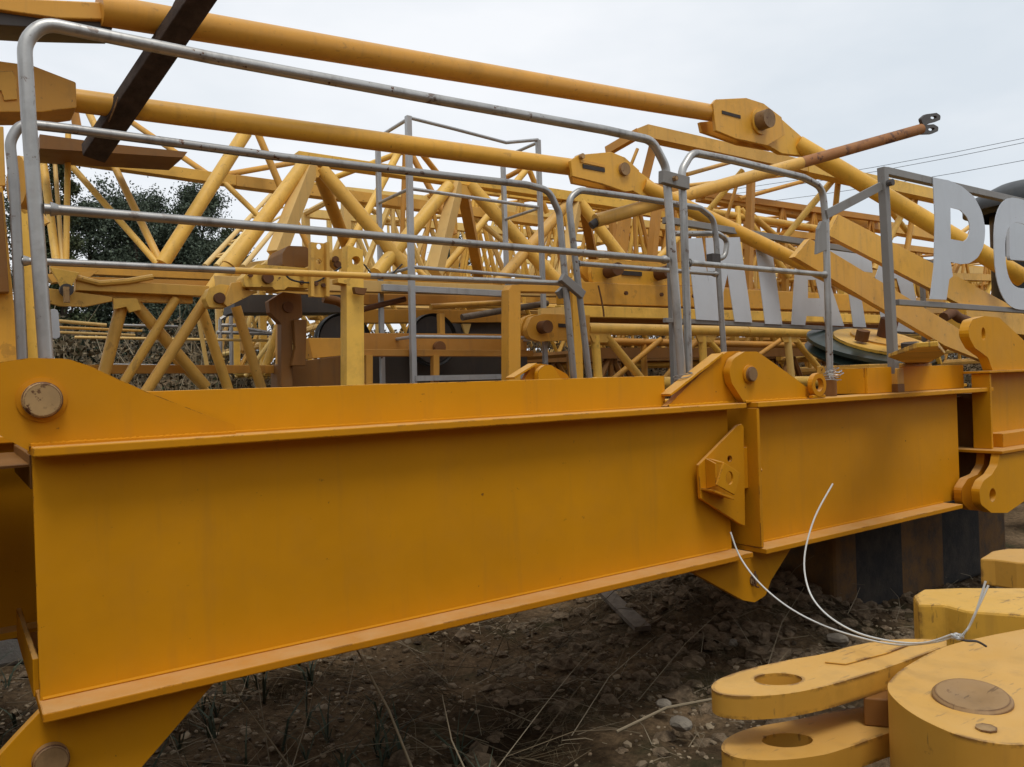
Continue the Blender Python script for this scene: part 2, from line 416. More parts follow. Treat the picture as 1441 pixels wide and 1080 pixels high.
# end cross member between the girders
MB().box((XL-.004, YI+.003, ZB+.004), (XL+.012, 3.40, ZB+.115)).build('cross_member', Y_GIRD, gl, .003)
MB().box((XL+.0125, YI+.003, ZB+.004), (XL+.09, 3.40, ZB+.02)).build('cross_member', Y_GIRD, gl, .003)
MB().box((XL+.005, YI+.003, ZT-.13), (XL+.02, 3.40, ZT-.03)).build('cross_member', Y_BROWN, gl, .003)
# joint lug of the left length (behind), triangular
o = [(938, 561), (1012, 502), (1024, 495), (1040, 494), (1056, 500), (1066, 520), (1060, 545), (1048, 562)]
o = [P(x, y, Y=2.590) for x, y in o]; o[0].z = ZT+.002; o[-1].z = ZT+.002
lug = MB().plate(fillet(o, [0, .02, .03, .03, .04, .05, .05, 0], 4, True), (0, .036, 0)).build('lug', Y_GIRD, gl, .003)
# gusset edge plate along the slope
a, b = P(940, 559, Y=2.59), P(1014, 501, Y=2.59)
MB().beam(a+Vector((0, .018, .008)), b+Vector((0, .018, .008)), .07, .012, (0, 0, 1)).build('gusset', Y_GIRD, lug, .002)
# lower joint plate of the left length
o = [P(x, y, Y=2.575) for x, y in [(962, 805), (1045, 845), (1062, 848), (1078, 838), (1086, 815), (1080, 792), (1055, 779)]]
o[0].z = ZB-.002; o[-1].z = ZB-.002
lug = MB().plate(fillet(o, [0, .04, .03, .04, .05, .05, 0], 4, True), (0, .03, 0)).build('lug', Y_GIRD, gl, .003)
c = P(1061, 816, Y=2.573)
MB().disc((c.x, 2.5745, c.z), (0, -1, 0), .03, .004, 20).build('pin', PINM, lug)
tube(lug, 'cotter_pin', [(c.x-.005, 2.56, c.z+.045), (c.x-.02, 2.555, c.z+.01), (c.x-.012, 2.553, c.z-.03), (c.x+.012, 2.555, c.z-.035)], .004, RUSTY, 6, .02)

def ripple(parent, a, b, r=.007, n=60, mat=None):
    a = Vector(a); b = Vector(b); t = (b-a).normalized(); up = Vector((0, -1, 0)) if abs(t.y) < .9 else Vector((1, 0, 0)); mb = MB(); pts = []; vs_ = []
    nn = 6; x = t.cross(up).normalized(); y = t.cross(x)
    for i in range(n+1):
        p = a.lerp(b, i/n); rr_ = r*(1+.22*sin(i*2.1)+random.uniform(-.12, .12))
        vs_ += [p+x*cos(2*pi*j/nn)*rr_+y*sin(2*pi*j/nn)*rr_ for j in range(nn)]
    fs_ = [(i*nn+j, i*nn+(j+1) % nn, (i+1)*nn+(j+1) % nn, (i+1)*nn+j) for i in range(n) for j in range(nn)]
    mb._add(vs_, fs_); return mb.build('weld_bead', mat or Y_WELD, parent, smooth=True)
ripple(gl, (XL, 2.577, ZT+.003), (P(331, 610, Y=2.577).x, 2.577, ZT+.003), .007, 90)
ripple(gl, (P(940, 560, Y=2.589).x, 2.589, ZT+.003), (P(1046, 560, Y=2.589).x, 2.589, ZT+.003), .007, 40)
ripple(gl, (XL+.1, 2.631, ZT+.003), (t1-.01, 2.631, ZT+.003), .005, 200)
# --- near girder, right length
gr = thing('steel_girder', (XM2, YW, 0), 'shorter yellow girder length right of the bolted joint, small tab on web', 'girder')
MB().box((XM2+.022, YW-.008, ZB+FT), (5.30, YW+.008, ZT-FT)).build('web', Y_GIRD, gr)
MB().box((XM2+.004, YF, ZT-FT), (XE, YI, ZT)).build('top_flange', Y_GIRD, gr, .004)
MB().box((XM2+.004, YF-.022, ZB), (5.10, YI, ZB+FT)).build('bottom_flange', Y_GIRD, gr, .004)
MB().box((XM2, YF+.004, ZB+FT+.002), (XM2+.02, YI-.004, ZT-FT-.002)).build('end_plate', Y_GIRD, gr, .003)
o = [P(1066, 664, Y=YW-.008), P(1083, 657, Y=YW-.008)]
MB().plate([(XM2+.022, YW-.009, 1.08), (XM2+.022, YW-.009-.085, 1.08), (XM2+.03, YW-.095, 1.08), (XM2+.13, YW-.009, 1.08)], (0, 0, .01)).build('stiffener', Y_GIRD, gr, .002)
o = [(1047, 562), (1030, 540), (1026, 523), (1032, 505), (1048, 495), (1066, 495), (1110, 526), (1134, 544), (1152, 548), (1158, 557)]
o = [P(x, y, Y=2.545) for x, y in o]; o[0].z = ZT+.002; o[-1].z = ZT+.002
lug = MB().plate(fillet(o, [0, .04, .05, .05, .05, .05, .05, .02, .03, 0], 4, True), (0, .040, 0)).build('lug', Y_GIRD, gr, .003)
c = P(1055, 527, Y=2.54)
MB().lathe((c.x, 2.546, c.z), (0, -1, 0), [(.046, 0), (.046, .008), (.036, .012), (.036, 0)]).build('washer', Y_GIRD, lug, smooth=True)
pin(lug, (c.x, 2.544, c.z), .036, .026)
c = P(1146, 542, Y=2.53)
MB().plate(circ((c.x, 2.50, c.z), .062, 24)+[], (0, .03, 0), [circ((c.x, 2.50, c.z), .034, 20)]).build('lifting_eye', Y_GIRD, gr, .004)
MB().box((c.x-.055, 2.502, ZT+.002), (c.x+.055, 2.528, c.z-.052)).build('eye_base', Y_GIRD, gr, .003)
# lower joint lug of right length
o = [P(x, y, Y=2.61) for x, y in [(1060, 785), (1070, 835), (1085, 818), (1122, 768)]]; o[0].z = ZB-.002; o[-1].z = ZB-.002
MB().plate(o, (0, .03, 0)).build('lug', Y_GIRD, gr, .003)
ripple(gr, (P(1048, 560, Y=2.544).x, 2.544, ZT+.003), (P(1156, 556, Y=2.544).x, 2.544, ZT+.003), .007, 40)
ripple(gr, (XM2+.021, YW-.009, ZB+FT+.01), (XM2+.021, YW-.009, ZT-FT-.01), .007, 70)
ripple(gr, (XM2+.03, YW-.009, ZB+FT+.003), (5.08, YW-.009, ZB+FT+.003), .006, 160)
# connection plate with the lifting latch at the joint
cp = MB().plate([P(x, y, Y=2.548) for x, y in [(983, 655), (1038, 599), (1044, 597), (1047, 601), (1049, 741), (1043, 739), (986, 702)]], (0, .018, 0), [[P(x, y, Y=2.548) for x, y in ell(1027, 646, 3, 4, 10)]]).build('connection_plate', Y_GIRD, gr, .003)
for ya in (2.566,):
    MB().box((P(1035, 660, Y=2.55).x, ya+.001, 1.0), (XM2-.001, ya+.028, 1.2)).build('packing_block', Y_GIRD, gr, .002)
q = [P(x, y, Y=2.475) for x, y in [(1019, 651), (1042, 666), (1034, 697), (1009, 683)]]
ec = P(1027, 673, Y=2.475); ey = [Vector((ec.x+.024*cos(2*pi*i/20), 2.475, ec.z+.030*sin(2*pi*i/20))) for i in range(20)]
MB().plate(q, (0, .012, 0), [ey]).build('latch_plate', Y_GIRD, cp, .002)
a = P(1006, 655, Y=2.50); b = P(1006, 690, Y=2.50)
MB().plate([(a.x-.010, 2.547, a.z+.03), (a.x-.010, 2.489, a.z+.01), (a.x-.010, 2.489, b.z+.02), (a.x-.010, 2.547, b.z-.0)], (.010, 0, 0)).build('latch_cheek', Y_GIRD, cp, .002)
q0 = P(1010, 688, Y=2.475); q1 = P(1034, 700, Y=2.475)
MB().plate([(q0.x-.03, 2.547, q0.z), (q0.x-.02, 2.478, q0.z-.004), (q1.x, 2.478, q1.z-.004), (q1.x+.01, 2.547, q1.z)], (0, 0, -.010)).build('latch_shelf', Y_GIRD, cp, .002)
q0 = P(1010, 655, Y=2.5)
MB().plate([(a.x+.001, 2.547, a.z+.02), (a.x+.001, 2.488, a.z+.01), (a.x+.05, 2.488, a.z+.0), (a.x+.05, 2.547, a.z+.01)], (0, 0, .010)).build('latch_cap', Y_GIRD, cp, .002)
# tray behind the right flange
MB().box((4.37, 2.64, ZT+.002), (5.50, 2.655, 1.575)).build('toe_board', Y_GIRD, gr, .002)
MB().box((4.365, 2.656, ZT+.002), (4.38, 2.86, 1.572)).build('tray_end', Y_GIRD, gr, .002)
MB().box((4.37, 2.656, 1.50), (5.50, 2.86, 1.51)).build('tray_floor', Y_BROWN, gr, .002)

# --- far girder (behind the walkway)
DY = .93
for (x0, x1, lab) in ((-1.6, XM1, 'yellow girder on the far side of the walkway, left length'), (XM2, 7.2, 'yellow girder on the far side of the walkway, right length')):
    gf = thing('steel_girder', (x0, YW+DY, 0), lab, 'girder')
    MB().box((x0, YW+DY-.008, ZB+FT), (x1, YW+DY+.008, ZT-FT)).build('web', Y_GIRD, gf)
    MB().box((x0, YF+DY, ZT-FT), (x1, YI+DY, ZT)).build('top_flange', Y_GIRD, gf, .004)
    MB().box((x0, YF+DY, ZB), (x1, YI+DY, ZB+FT)).build('bottom_flange', Y_GIRD, gf, .004)
    if x0 < 0:
        o = [P(x, y, Y=2.60+DY) for x, y in [(715, 540), (748, 516), (760, 512), (775, 514), (800, 528), (806, 540)]]
        o[0].z = ZT+.001; o[-1].z = ZT+.001
        MB().plate(fillet(o, [0, .03, .04, .04, .04, 0], 4, True), (0, .03, 0)).build('lug', Y_GIRD, gf, .003)
        a, b = P(720, 534, Y=2.6+DY), P(752, 514, Y=2.6+DY)
        MB().beam(a+Vector((0, .015, .006)), b+Vector((0, .015, .006)), .08, .01).build('gusset', Y_GIRD, gf)
    else:
        o = [P(x, y, Y=2.545+DY) for x, y in [(757, 540), (757, 522), (766, 514), (778, 514), (812, 540)]]
        o[0].z = ZT+.001; o[-1].z = ZT+.001
        MB().plate(fillet(o, [0, .04, .05, .04, 0], 4, True), (0, .035, 0)).build('lug', Y_GIRD, gf, .003)
# walkway deck between the girders
dk = thing('walkway_deck', (XL, 3.06, 1.36), 'grimy plate deck between the two girders', 'deck')
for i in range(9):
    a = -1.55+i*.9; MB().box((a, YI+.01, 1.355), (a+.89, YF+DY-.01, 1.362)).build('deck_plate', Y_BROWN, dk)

# --- third piece at the right edge with double lower lugs
X3 = 5.515
br = thing('girder_bracket', (X3, YW, .6), 'yellow end bracket at right edge with eye lug on top and two lugs below', 'bracket')
zt3, zb3 = 1.53, 1.003
MB().box((X3, 2.485, zb3+.02), (X3+.022, 2.60, zt3-.016)).build('end_plate', Y_GIRD, br, .003)
MB().box((X3+.0225, 2.585, zb3+.02), (6.9, 2.60, zt3-.016)).build('web', Y_GIRD, br, .003)
MB().box((X3-.03, 2.47, zt3-.015), (6.9, 2.75, zt3)).build('top_flange', Y_GIRD, br, .003)
MB().box((X3-.10, 2.38, zb3), (6.9, 2.75, zb3+.019)).build('bottom_flange', Y_GIRD, br, .003)
MB().box((5.66, 2.48, zb3+.0195), (6.9, 2.584, zb3+.11)).build('packing_plate', Y_GIRD, br, .003)
MB().box((X3+.10, 2.62, .72), (X3+.12, 3.40, 1.38)).build('dark_backing', Y_BROWN, br)  # added dark plate closing the gap so it reads as a dark void
hx = P(1384, 470, Y=2.5)
o = [P(x, y, Y=2.50) for x, y in [(1397, 522), (1390, 503), (1372, 490), (1361, 470), (1368, 450), (1385, 445), (1406, 447), (1445, 483), (1500, 500)]]
o[0].z = zt3+.001; o[-1].z = zt3+.001
lug = MB().plate(fillet(o, [0, .05, .05, .08, .06, .06, .05, .05, 0], 4, True), (0, .06, 0), [[Vector((hx.x+.022*cos(2*pi*i/18)*1.2, 2.50, hx.z+.042*sin(2*pi*i/18))) for i in range(18)]]).build('lug', Y_GIRD, br, .004)
for yy, pts, hp in ((2.40, [(1407, 642), (1404, 655), (1396, 668), (1384, 677), (1378, 690), (1380, 710), (1395, 722), (1418, 722), (1441, 706), (1470, 690), (1500, 650)], (1397, 697)),
                    (2.52, [(1386, 642), (1384, 655), (1376, 668), (1362, 674), (1353, 688), (1354, 708), (1364, 718), (1390, 720), (1420, 705), (1440, 650)], (1371, 693))):
    o = [P(x, y, Y=yy) for x, y in pts]; o[0].z = zb3-.001; o[-1].z = zb3-.001
    h = P(*hp, Y=yy)
    hl = [Vector((h.x+.042*cos(2*pi*i/18), yy, h.z+.042*sin(2*pi*i/18))) for i in range(18)]
    MB().plate(fillet(o, [0]+[.05]*(len(o)-2)+[0], 3, True), (0, .05, 0), [hl]).build('lug', Y_GIRD, br, .003)

# ------------------------------------------------------------------ handrails
def P2(x, y, Y): return P(x, y, Y=Y)
RT = .021
def vpost(pts, Y): return [P(x, y, Y=Y) for x, y in pts]
hr = thing('handrail', (.23, 2.66, ZT), 'tall grey tube handrail over the front girder, leftmost post thick', 'handrail')
tube(hr, 'rail_frame', vpost([(66, 520), (40, 160), (34, 60), (60, 33), (300, 82), (600, 138), (850, 183), (918, 198), (937, 235), (961, 545)], 2.66), .0200, GALV, 14, .10)
tube(hr, 'mid_rail', vpost([(62, 294), (300, 313), (600, 338), (940, 366)], 2.66), .0150, GALV, 12)
c = P(960, 550, Y=2.66)
MB().disc((c.x, 2.66, ZT+.001), (0, 0, 1), .038, .115, 18).build('socket', Y_BROWN, hr, smooth=True)
hr2 = thing('handrail', (.23, 3.55, ZT), 'grey tube handrail on the far side of the walkway, left section', 'handrail')
tube(hr2, 'rail_frame', vpost([(32, 520), (20, 260), (14, 200), (28, 174), (100, 182), (400, 222), (740, 260), (772, 268), (787, 300), (808, 540)], 3.55), .0190, GALV, 14, .10)
tube(hr2, 'mid_rail', vpost([(25, 367), (330, 381)], 3.55), .0145, GALV, 12); tube(hr2, 'mid_rail', vpost([(330, 381), (520, 388.5)], 3.55), .0146, Y_OLD, 12)['label'] = 'yellow oversprayed stretch of rail'; tube(hr2, 'mid_rail', vpost([(520, 388.5), (795, 399)], 3.55), .0145, GALV, 12)
hr3 = thing('handrail', (3.3, 3.55, ZT), 'grey tube handrail on the far side of the walkway, in front of the sheet letters', 'handrail')
tube(hr3, 'rail_frame', vpost([(830, 540), (803, 310), (800, 280), (816, 268), (900, 279), (985, 293), (1004, 308), (1008, 340), (1020, 515)], 3.55), .0190, GALV, 14, .09)
tube(hr3, 'mid_rail', vpost([(812, 371), (1010, 386)], 3.55), .0145, GALV, 12)
tube(hr3, 'grab_loop', vpost([(948, 329), (1010, 329), (1024, 338), (1020, 362), (1006, 366)], 3.60), .018, GALV, 12, .07)
MB().box(tuple(P(1003, 370, Y=3.53)-Vector((.0, .0, .02))), tuple(P(1014, 362, Y=3.53)+Vector((.0, .05, .02)))).build('clamp', DARKST, hr3)
a, b = P(790, 390, Y=3.52), P(820, 416, Y=3.52)
MB().beam(a, b, .035, .05, (0, 0, 1)).build('clamp_plate', GREYFR, hr3, .003)
a, b = P(786, 416, Y=3.60), P(800, 402, Y=3.60)
MB().beam(a, b, .035, .05, (0, 0, 1)).build('clamp_plate', GREYFR, hr3, .003)
hr4 = thing('handrail', (3.3, 2.66, ZT), 'grey tube handrail over the right girder length, wired into sockets', 'handrail')
tube(hr4, 'rail_frame', vpost([(970, 545), (962, 300), (959, 240), (974, 215), (1030, 226), (1130, 250), (1157, 264), (1162, 310), (1168, 530)], 2.66), .0190, GALV, 14, .09)
tube(hr4, 'mid_rail', vpost([(968, 370), (1163, 387)], 2.66), .0145, GALV, 12)
a, b = P(930, 249, Y=2.635), P(967, 259, Y=2.635)
MB().beam(a, b, .035, .06).build('clamp_plate', GREYFR, hr4, .003)
q = P(948, 252, Y=2.62); bolt(hr4, q, (0, -1, 0), .012, .02)
c = P(1167, 548, Y=2.66)
MB().disc((c.x, 2.66, ZT+.001), (0, 0, 1), .04, .11, 18).build('socket', Y_BROWN, hr4, smooth=True)
for k in range(5):
    cc = P(1168+k*2, 528+random.uniform(-3, 5), Y=2.60)
    tube(hr4, 'tie_wire', [cc+Vector((.035*cos(t*1.3+k), .05*sin(t*1.3+k), .012*t*random.uniform(-.5, 1))) for t in range(6)], .0028, GALV, 5, .02)
for k in range(3):
    cc = P(962, 533+k*3, Y=2.63)
    tube(hr, 'tie_wire', [cc+Vector((.04*cos(t*1.3+k), .05*sin(t*1.3+k), .006*t)) for t in range(6)], .0028, GALV, 5, .02)
MB().plate([P(x, y, Y=2.64) for x, y in [(1152, 322), (1157, 311), (1163, 312), (1164, 352), (1150, 358)]], (0, .02, 0)).build('clamp_plate', GREYFR, hr4, .003)

for h_, pts_, Y_ in ((hr, [(64, 294), (938, 366)], 2.66), (hr2, [(27, 367), (793, 399)], 3.55), (hr3, [(811, 371), (1008, 386)], 3.55), (hr4, [(967, 370), (1162, 387)], 2.66)):
    for k_, (x_, y_) in enumerate(pts_):
        c_ = P(x_, y_, Y=Y_); sg_ = 1 if k_ == 0 else -1
        MB().tube([c_+Vector((sg_*.012, 0, 0)), c_+Vector((sg_*.024, 0, 0)), c_+Vector((sg_*.032, 0, 0))], .0215, 12, r2=.0155).build('weld_bead', GALV, h_, smooth=True)
# ------------------------------------------------------------------ letter signs
SY = 2.64
sg = thing('letter_sign', (4.55, SY, ZT), 'grey sheet letters P and O in a square tube frame standing on the right girder', 'sign')
beam(sg, 'post', P(1259, 552, Y=SY), P(1242, 236, Y=SY), .048, .048, GREYFR, .004, (0, 1, 0))
zt = P(1300, 246, Y=SY).z-.035
beam(sg, 'top_bar', (P(1241, 240, Y=SY).x+.03, SY, zt-.0), (7.6, SY, zt-.0), .045, .045, GREYFR, .003)
zb = 1.965
beam(sg, 'bottom_bar', (P(1258, 424, Y=SY).x+.03, SY, zb), (7.6, SY, zb-.02), .035, .035, GREYFR, .003)
a, b = P(1163, 302, Y=SY+.0), P(1240, 262, Y=SY+.0)
MB().beam(a, b, .012, .05).build('brace', GREYFR, sg, .002)
MB().disc(P(1250, 258, Y=SY-.03), (0, -1, 0), .02, .03, 10).build('wire_knot', DARKST, sg)
c = P(1260, 552, Y=SY); MB().box((c.x-.038, SY-.038, ZT+.001), (c.x+.038, SY+.038, ZT+.05)).build('socket', Y_BROWN, sg, .003)
MB().box((c.x-.036, SY-.036, ZT+.0505), (c.x+.036, SY+.036, ZT+.145)).build('socket', Y_OLD, sg, .003)
LY = SY-.03
pl = [(1313, 250), (1335, 254), (1353, 262), (1371, 277), (1382, 298), (1387, 322), (1384.5, 347), (1376, 363), (1364, 371), (1352, 372), (1338, 369), (1341, 389), (1336, 393), (1332, 422), (1309, 421), (1314.5, 376), (1316, 309)]
ph = [(1337.5, 292), (1351, 295.6), (1362, 306.7), (1366, 322), (1362, 336), (1356, 340), (1338, 336.7)]
MB().plate(fillet([P(x, y, Y=LY) for x, y in pl], [0, .1, .15, .15, .15, .15, .15, .15, .1, 0, 0, 0, 0, 0, 0, 0, 0], 3, True), (0, .005, 0), [fillet([P(x, y, Y=LY) for x, y in ph], [0, .08, .08, .08, .08, .04, 0], 3, True)]).build('letter', SIGNGREY, sg)
def superell(cx, cz, rx, rz, Y, n=36, e=2.6):
    return [Vector((cx+rx*math.copysign(abs(cos(t))**(2/e), cos(t)), Y, cz+rz*math.copysign(abs(sin(t))**(2/e), sin(t)))) for t in [2*pi*i/n for i in range(n)]]
ox = P(1399, 350, Y=LY).x; oz = (zt+zb)/2
MB().plate(superell(ox+.40, oz, .40, .40, LY), (0, .005, 0), [superell(ox+.40, oz-.01, .235, .235, LY)]).build('letter', SIGNGREY, sg)
# far sign: seen from behind, so its letters read mirrored
FY = 4.3
sf = thing('letter_sign', (P(967, 450, Y=FY).x, FY, ZT), 'row of grey sheet letters seen mirrored from behind, beyond the far handrail', 'sign')
def let(pts, holes=()):
    MB().plate([P(x, y, Y=FY-.03) for x, y in pts], (0, .005, 0), [[P(x, y, Y=FY-.03) for x, y in h] for h in holes]).build('letter', SIGNGREY, sf)
let([(967, 336), (988, 335), (997, 398), (993, 335), (1041, 334), (1058.5, 454), (1034, 453), (1024, 386), (1018, 412), (1019, 452), (980, 450)])
let([(1063, 344), (1086, 347), (1101, 457), (1077, 456)])
let([(1121, 350), (1151, 352), (1171, 408), (1188, 459), (1162, 458), (1159, 446), (1135, 445), (1133, 458), (1114, 457), (1118, 395)], [[(1137, 394), (1148, 394), (1154, 420), (1137, 420)]])
let([(1168, 352), (1226, 360), (1228, 384), (1206, 381), (1219, 461), (1201, 460), (1190, 379), (1172, 377)])
let([(1238, 372), (1262, 372), (1283, 390), (1297, 462), (1285, 468), (1252, 466), (1240, 450), (1232, 390)], [[(1246, 392), (1262, 392), (1278, 445), (1258, 447), (1250, 440)]])
beam(sf, 'top_bar', P(935, 310, Y=FY), P(1320, 372, Y=FY), .05, .05, GREYFR, .003)
beam(sf, 'bottom_bar', P(935, 451, Y=FY), P(1320, 470, Y=FY), .035, .035, GREYFR, .003)
for xx in (948, 1302):
    q = P(xx, 450, Y=FY+.03); beam(sf, 'post', (q.x, FY+.045, .0), (q.x, FY+.045, P(xx, 315 if xx < 1000 else 372, Y=FY).z), .04, .04, GREYFR)

# ------------------------------------------------------------------ tie bars lying across the stack
def M(parent, name, p1, p2, Y1, Y2, wpx, mat, prof='tube', asp=1.0, n=10):
    a = P(*p1, Y=Y1); b = P(*p2, Y=Y2); r = px2m(wpx, (a+b)/2)
    if prof == 'tube': return tube(parent, name, [a, b], r/2, mat, n)
    return beam(parent, name, a, b, r*asp, r, mat, .003 if r > .05 else 0)

def tie_head(parent, name, pts, hole, Y, th, mat, gap):
    h = MB()
    for yy in (Y, Y+gap): h.plate([P(x, y, Y=Y)+Vector((0, yy-Y, 0)) for x, y in pts], (0, th, 0))
    return h.build(name, mat, parent, .004)
# lower tie bar
t2 = thing('tie_bar', tuple(P(400, 185, Z=3.1)), 'thick yellow tube tie bar with pinned fork end in the middle of the picture', 'tie bar')
a, b = P(100, 141, Z=3.15), P(808, 236, Z=3.15)
tube(t2, 'tube', [a, b], px2m(27, (a+b)/2)/2, Y_TIE, 20)
y2 = b.y-.11
fk = MB()
pts = [(803, 226), (815, 218), (860, 214), (880, 222), (900, 240), (893, 268), (880, 270), (845, 258), (806, 248)]
fk.plate([P(x, y, Y=y2) for x, y in pts], (0, .03, 0))
f_ = fk.build('fork_plate', Y_TIE, t2, .004)
MB().plate([P(x, y, Y=y2+.18)+Vector((0, 0, 0)) for x, y in [(800, 236), (840, 222), (900, 246), (890, 275), (806, 258)]], (0, .03, 0)).build('fork_plate', Y_TIE, t2, .004)
q = P(820, 234, Y=y2-.003); q2 = P(851, 240, Y=y2-.003)
MB().beam(q, q2, .006, .03).build('tongue', DARKHOLE, f_)  # dark strip standing in for the shade inside the fork slot
MB().beam(q+Vector((-.02, -.002, .035)), q2+Vector((0, -.002, .03)), .006, .02).build('tongue', Y_TIE, f_)
c = P(877, 239, Y=y2); r_ = px2m(9, c)
MB().disc((c.x, y2-.028, c.z), (0, 1, 0), r_, .26, 22, ).build('pin', PINM, t2, smooth=True)
c = P(817, 221, Y=y2); MB().disc((c.x, y2-.03, c.z), (0, 1, 0), .02, .08, 12).build('bolt', PINM, t2)
MB().plate([P(x, y, Y=y2+.08) for x, y in [(862, 228), (884, 230), (922, 258), (926, 280), (905, 277), (868, 256)]], (0, .05, 0)).build('tongue_plate', Y_TIE, t2, .004)
# continuation going down to the right
t2b = thing('tie_bar', tuple(P(1050, 335, Y=4.3)), 'yellow tie tube sloping down rightwards from the lower fork end, in front of mirrored letters', 'tie bar')
a, b = P(905, 262, Y=y2+.1), P(1262, 436, Y=3.75)
tube(t2b, 'tube', [a, b], px2m(20, (a+b)/2)/2, Y_TIE, 16)
# left end head of lower bar
q0 = P(60, 128, Z=3.15).y-.12
hd = MB().plate([P(x, y, Y=q0) for x, y in [(-60, 84), (0, 86), (45, 92), (107, 116), (108, 152), (60, 158), (-60, 158)]], (0, .24, 0)).build('end_box', Y_TIE, t2, .006)
MB().plate([P(x, y, Y=q0-.012) for x, y in [(-20, 101), (18, 100), (24, 112), (24, 140), (6, 142), (2, 128), (-20, 128)]], (0, .0118, 0)).build('welded_lug', Y_TIE, hd, .003)
# upper tie bar
t1 = thing('tie_bar', tuple(P(600, 88, Z=3.7)), 'thickest yellow tube tie bar crossing the sky, topmost of the pile', 'tie bar')
a, b = P(140, 14, Z=3.47), P(1006, 160, Z=4.0)
tube(t1, 'tube', [a, b], .076, Y_TIE, 24)
y1 = b.y-.10
f_ = MB().plate([P(x, y, Y=y1) for x, y in [(1003, 146), (1008, 140), (1050, 138), (1075, 146), (1100, 165), (1105, 190), (1080, 205), (1035, 195), (1008, 184)]], (0, .035, 0)).build('fork_plate', Y_TIE, t1, .004)
MB().plate([P(x, y, Y=y1+.2) for x, y in [(985, 172), (1006, 170), (1050, 165), (1100, 180), (1110, 206), (1085, 212), (1040, 204), (988, 186)]], (0, .035, 0)).build('fork_plate', Y_TIE, t1, .004)
q, q2 = P(1016, 158, Y=y1-.003), P(1042, 165, Y=y1-.003); MB().beam(q, q2, .006, .03).build('tongue', DARKHOLE, f_)  # dark strip painted as the shaded slot of the upper fork
c = P(1068, 172, Y=y1); MB().disc((c.x-.01, y1-.13, c.z+.0), (0, 1, 0), px2m(13, c), .40, 24).build('pin', PINM, t1, smooth=True)
MB().lathe((c.x, y1-.001, c.z), (0, -1, 0), [(px2m(18, c), 0), (px2m(18, c), .02), (px2m(13, c), .022)], 24).build('washer', Y_TIE, t1, smooth=True)
MB().plate([P(x, y, Y=y1+.09) for x, y in [(1070, 168), (1098, 166), (1132, 196), (1136, 220), (1100, 216), (1066, 196)]], (0, .06, 0)).build('tongue_plate', Y_TIE, t1, .004)
q0 = P(60, 10, Z=3.47).y-.12
MB().plate([P(x, y, Y=q0) for x, y in [(-80, -10), (0, -4), (140, 3), (166, 9), (164, 28), (80, 26), (0, 14), (-80, 8)]], (0, .22, 0)).build('end_box', Y_TIE, t1, .006)
MB().plate([P(x, y, Y=q0+.03) for x, y in [(-80, 12), (0, 16), (80, 26), (160, 29), (157, 42), (40, 38), (-80, 30)]], (0, .2, 0)).build('end_box', DARKST, t1, .004)
t1b = thing('tie_bar', tuple(P(1280, 300, Y=4.3)), 'yellow tie tube sloping down from the upper fork end behind the letter P', 'tie bar')
a, b = P(1122, 203, Y=y1+.12), P(1440, 392, Y=3.6)
tube(t1b, 'tube', [a, b], px2m(25, (a+b)/2)/2, Y_TIE, 18)
# long slender rod with fork tips
rd = thing('tie_rod', tuple(P(1000, 255, Y=4.6)), 'slender flaking rusty rod with small fork tip pointing up into the sky', 'rod')
a, b = P(838, 311, Y=4.75), P(1296, 182, Y=4.05)
mid = a.lerp(b, .58)
tube(rd, 'rod', [a, mid], px2m(17, mid)/2, Y_OLD, 14); tube(rd, 'rod', [mid, b], px2m(16, mid)/2, RODM, 14)
for pts_, h_ in (([(1296, 167), (1303, 161), (1318, 159), (1324, 163), (1323, 169), (1316, 172), (1308, 174), (1300, 178)], (1314, 165.5)), ([(1290, 178), (1302, 176), (1314, 175), (1321, 179), (1320, 185), (1312, 188.5), (1298, 189)], (1311, 182))):
    MB().plate(fillet([P(x, y, Y=4.03) for x, y in pts_], .02, 3, True), (0, .03, 0), [[P(x, y, Y=4.03) for x, y in ell(h_[0], h_[1], 4.6, 2.2, 12, -.15)]]).build('fork_tip', DARKST, rd)
M(rd, 'fork_tip', (842, 311), (832, 318), 4.74, 4.76, 12, DARKST)
# dark timber hung across the tie bars
tm = MB().beam(P(292, -22, d=dep(P(250, 30, Z=3.52))-.28), P(131, 217, d=dep(P(150, 190, Z=3.15))-.30), .125, .09, (0.3, -1, .2)).build('timber', WOOD, None, .006, base=P(200, 110, d=4))
tag(tm, 'dark old timber hung slantwise across both tie bars with wire', 'timber')
for (x, y, zz) in ((240, 28, 3.52), (160, 150, 3.15)):
    c = P(x, y, Z=zz); rr = .10 if zz > 3.4 else .085
    wl = thing('tie_wire', tuple(c), 'thin wire loop tying the dark timber to the %s tie bar' % ('upper' if zz > 3.4 else 'lower'), 'wire')
    tube(wl, 'loop', [c+Vector((.03*sin(t), -rr*cos(t)*1.5, rr*1.1*sin(t))) for t in [i*pi/7 for i in range(15)]], .004, DARKST if zz > 3.4 else PINM, 6)
    if zz < 3.4: continue
    tube(wl, 'twisted_end', [c+Vector((0, -rr, .09)), c+Vector((-.03, -rr, .13)), c+Vector((.02, -rr-.02, .16)), c+Vector((.03, -rr, .12))], .003, DARKST, 5, .02)

# flat bars on the right
for lab, pts, Y in (('wide flat yellow bar sloping down to the right end lug, lower of two', [(1140, 336), (1118, 362), (1330, 487), (1392, 512), (1400, 490), (1378, 480)], 3.45),
                    ('wide flat yellow bar sloping down behind the letter P, upper of two', [(1180, 302), (1165, 331), (1310, 407), (1430, 470), (1441, 440), (1312, 370)], 3.85)):
    o = MB().plate([P(x, y, Y=Y) for x, y in pts], (0, .05, 0)).build('flat_bar', Y_TIE, None, .003, base=P(*pts[0], Y=Y)); tag(o, lab, 'flat bar', 'flat bars on the right')

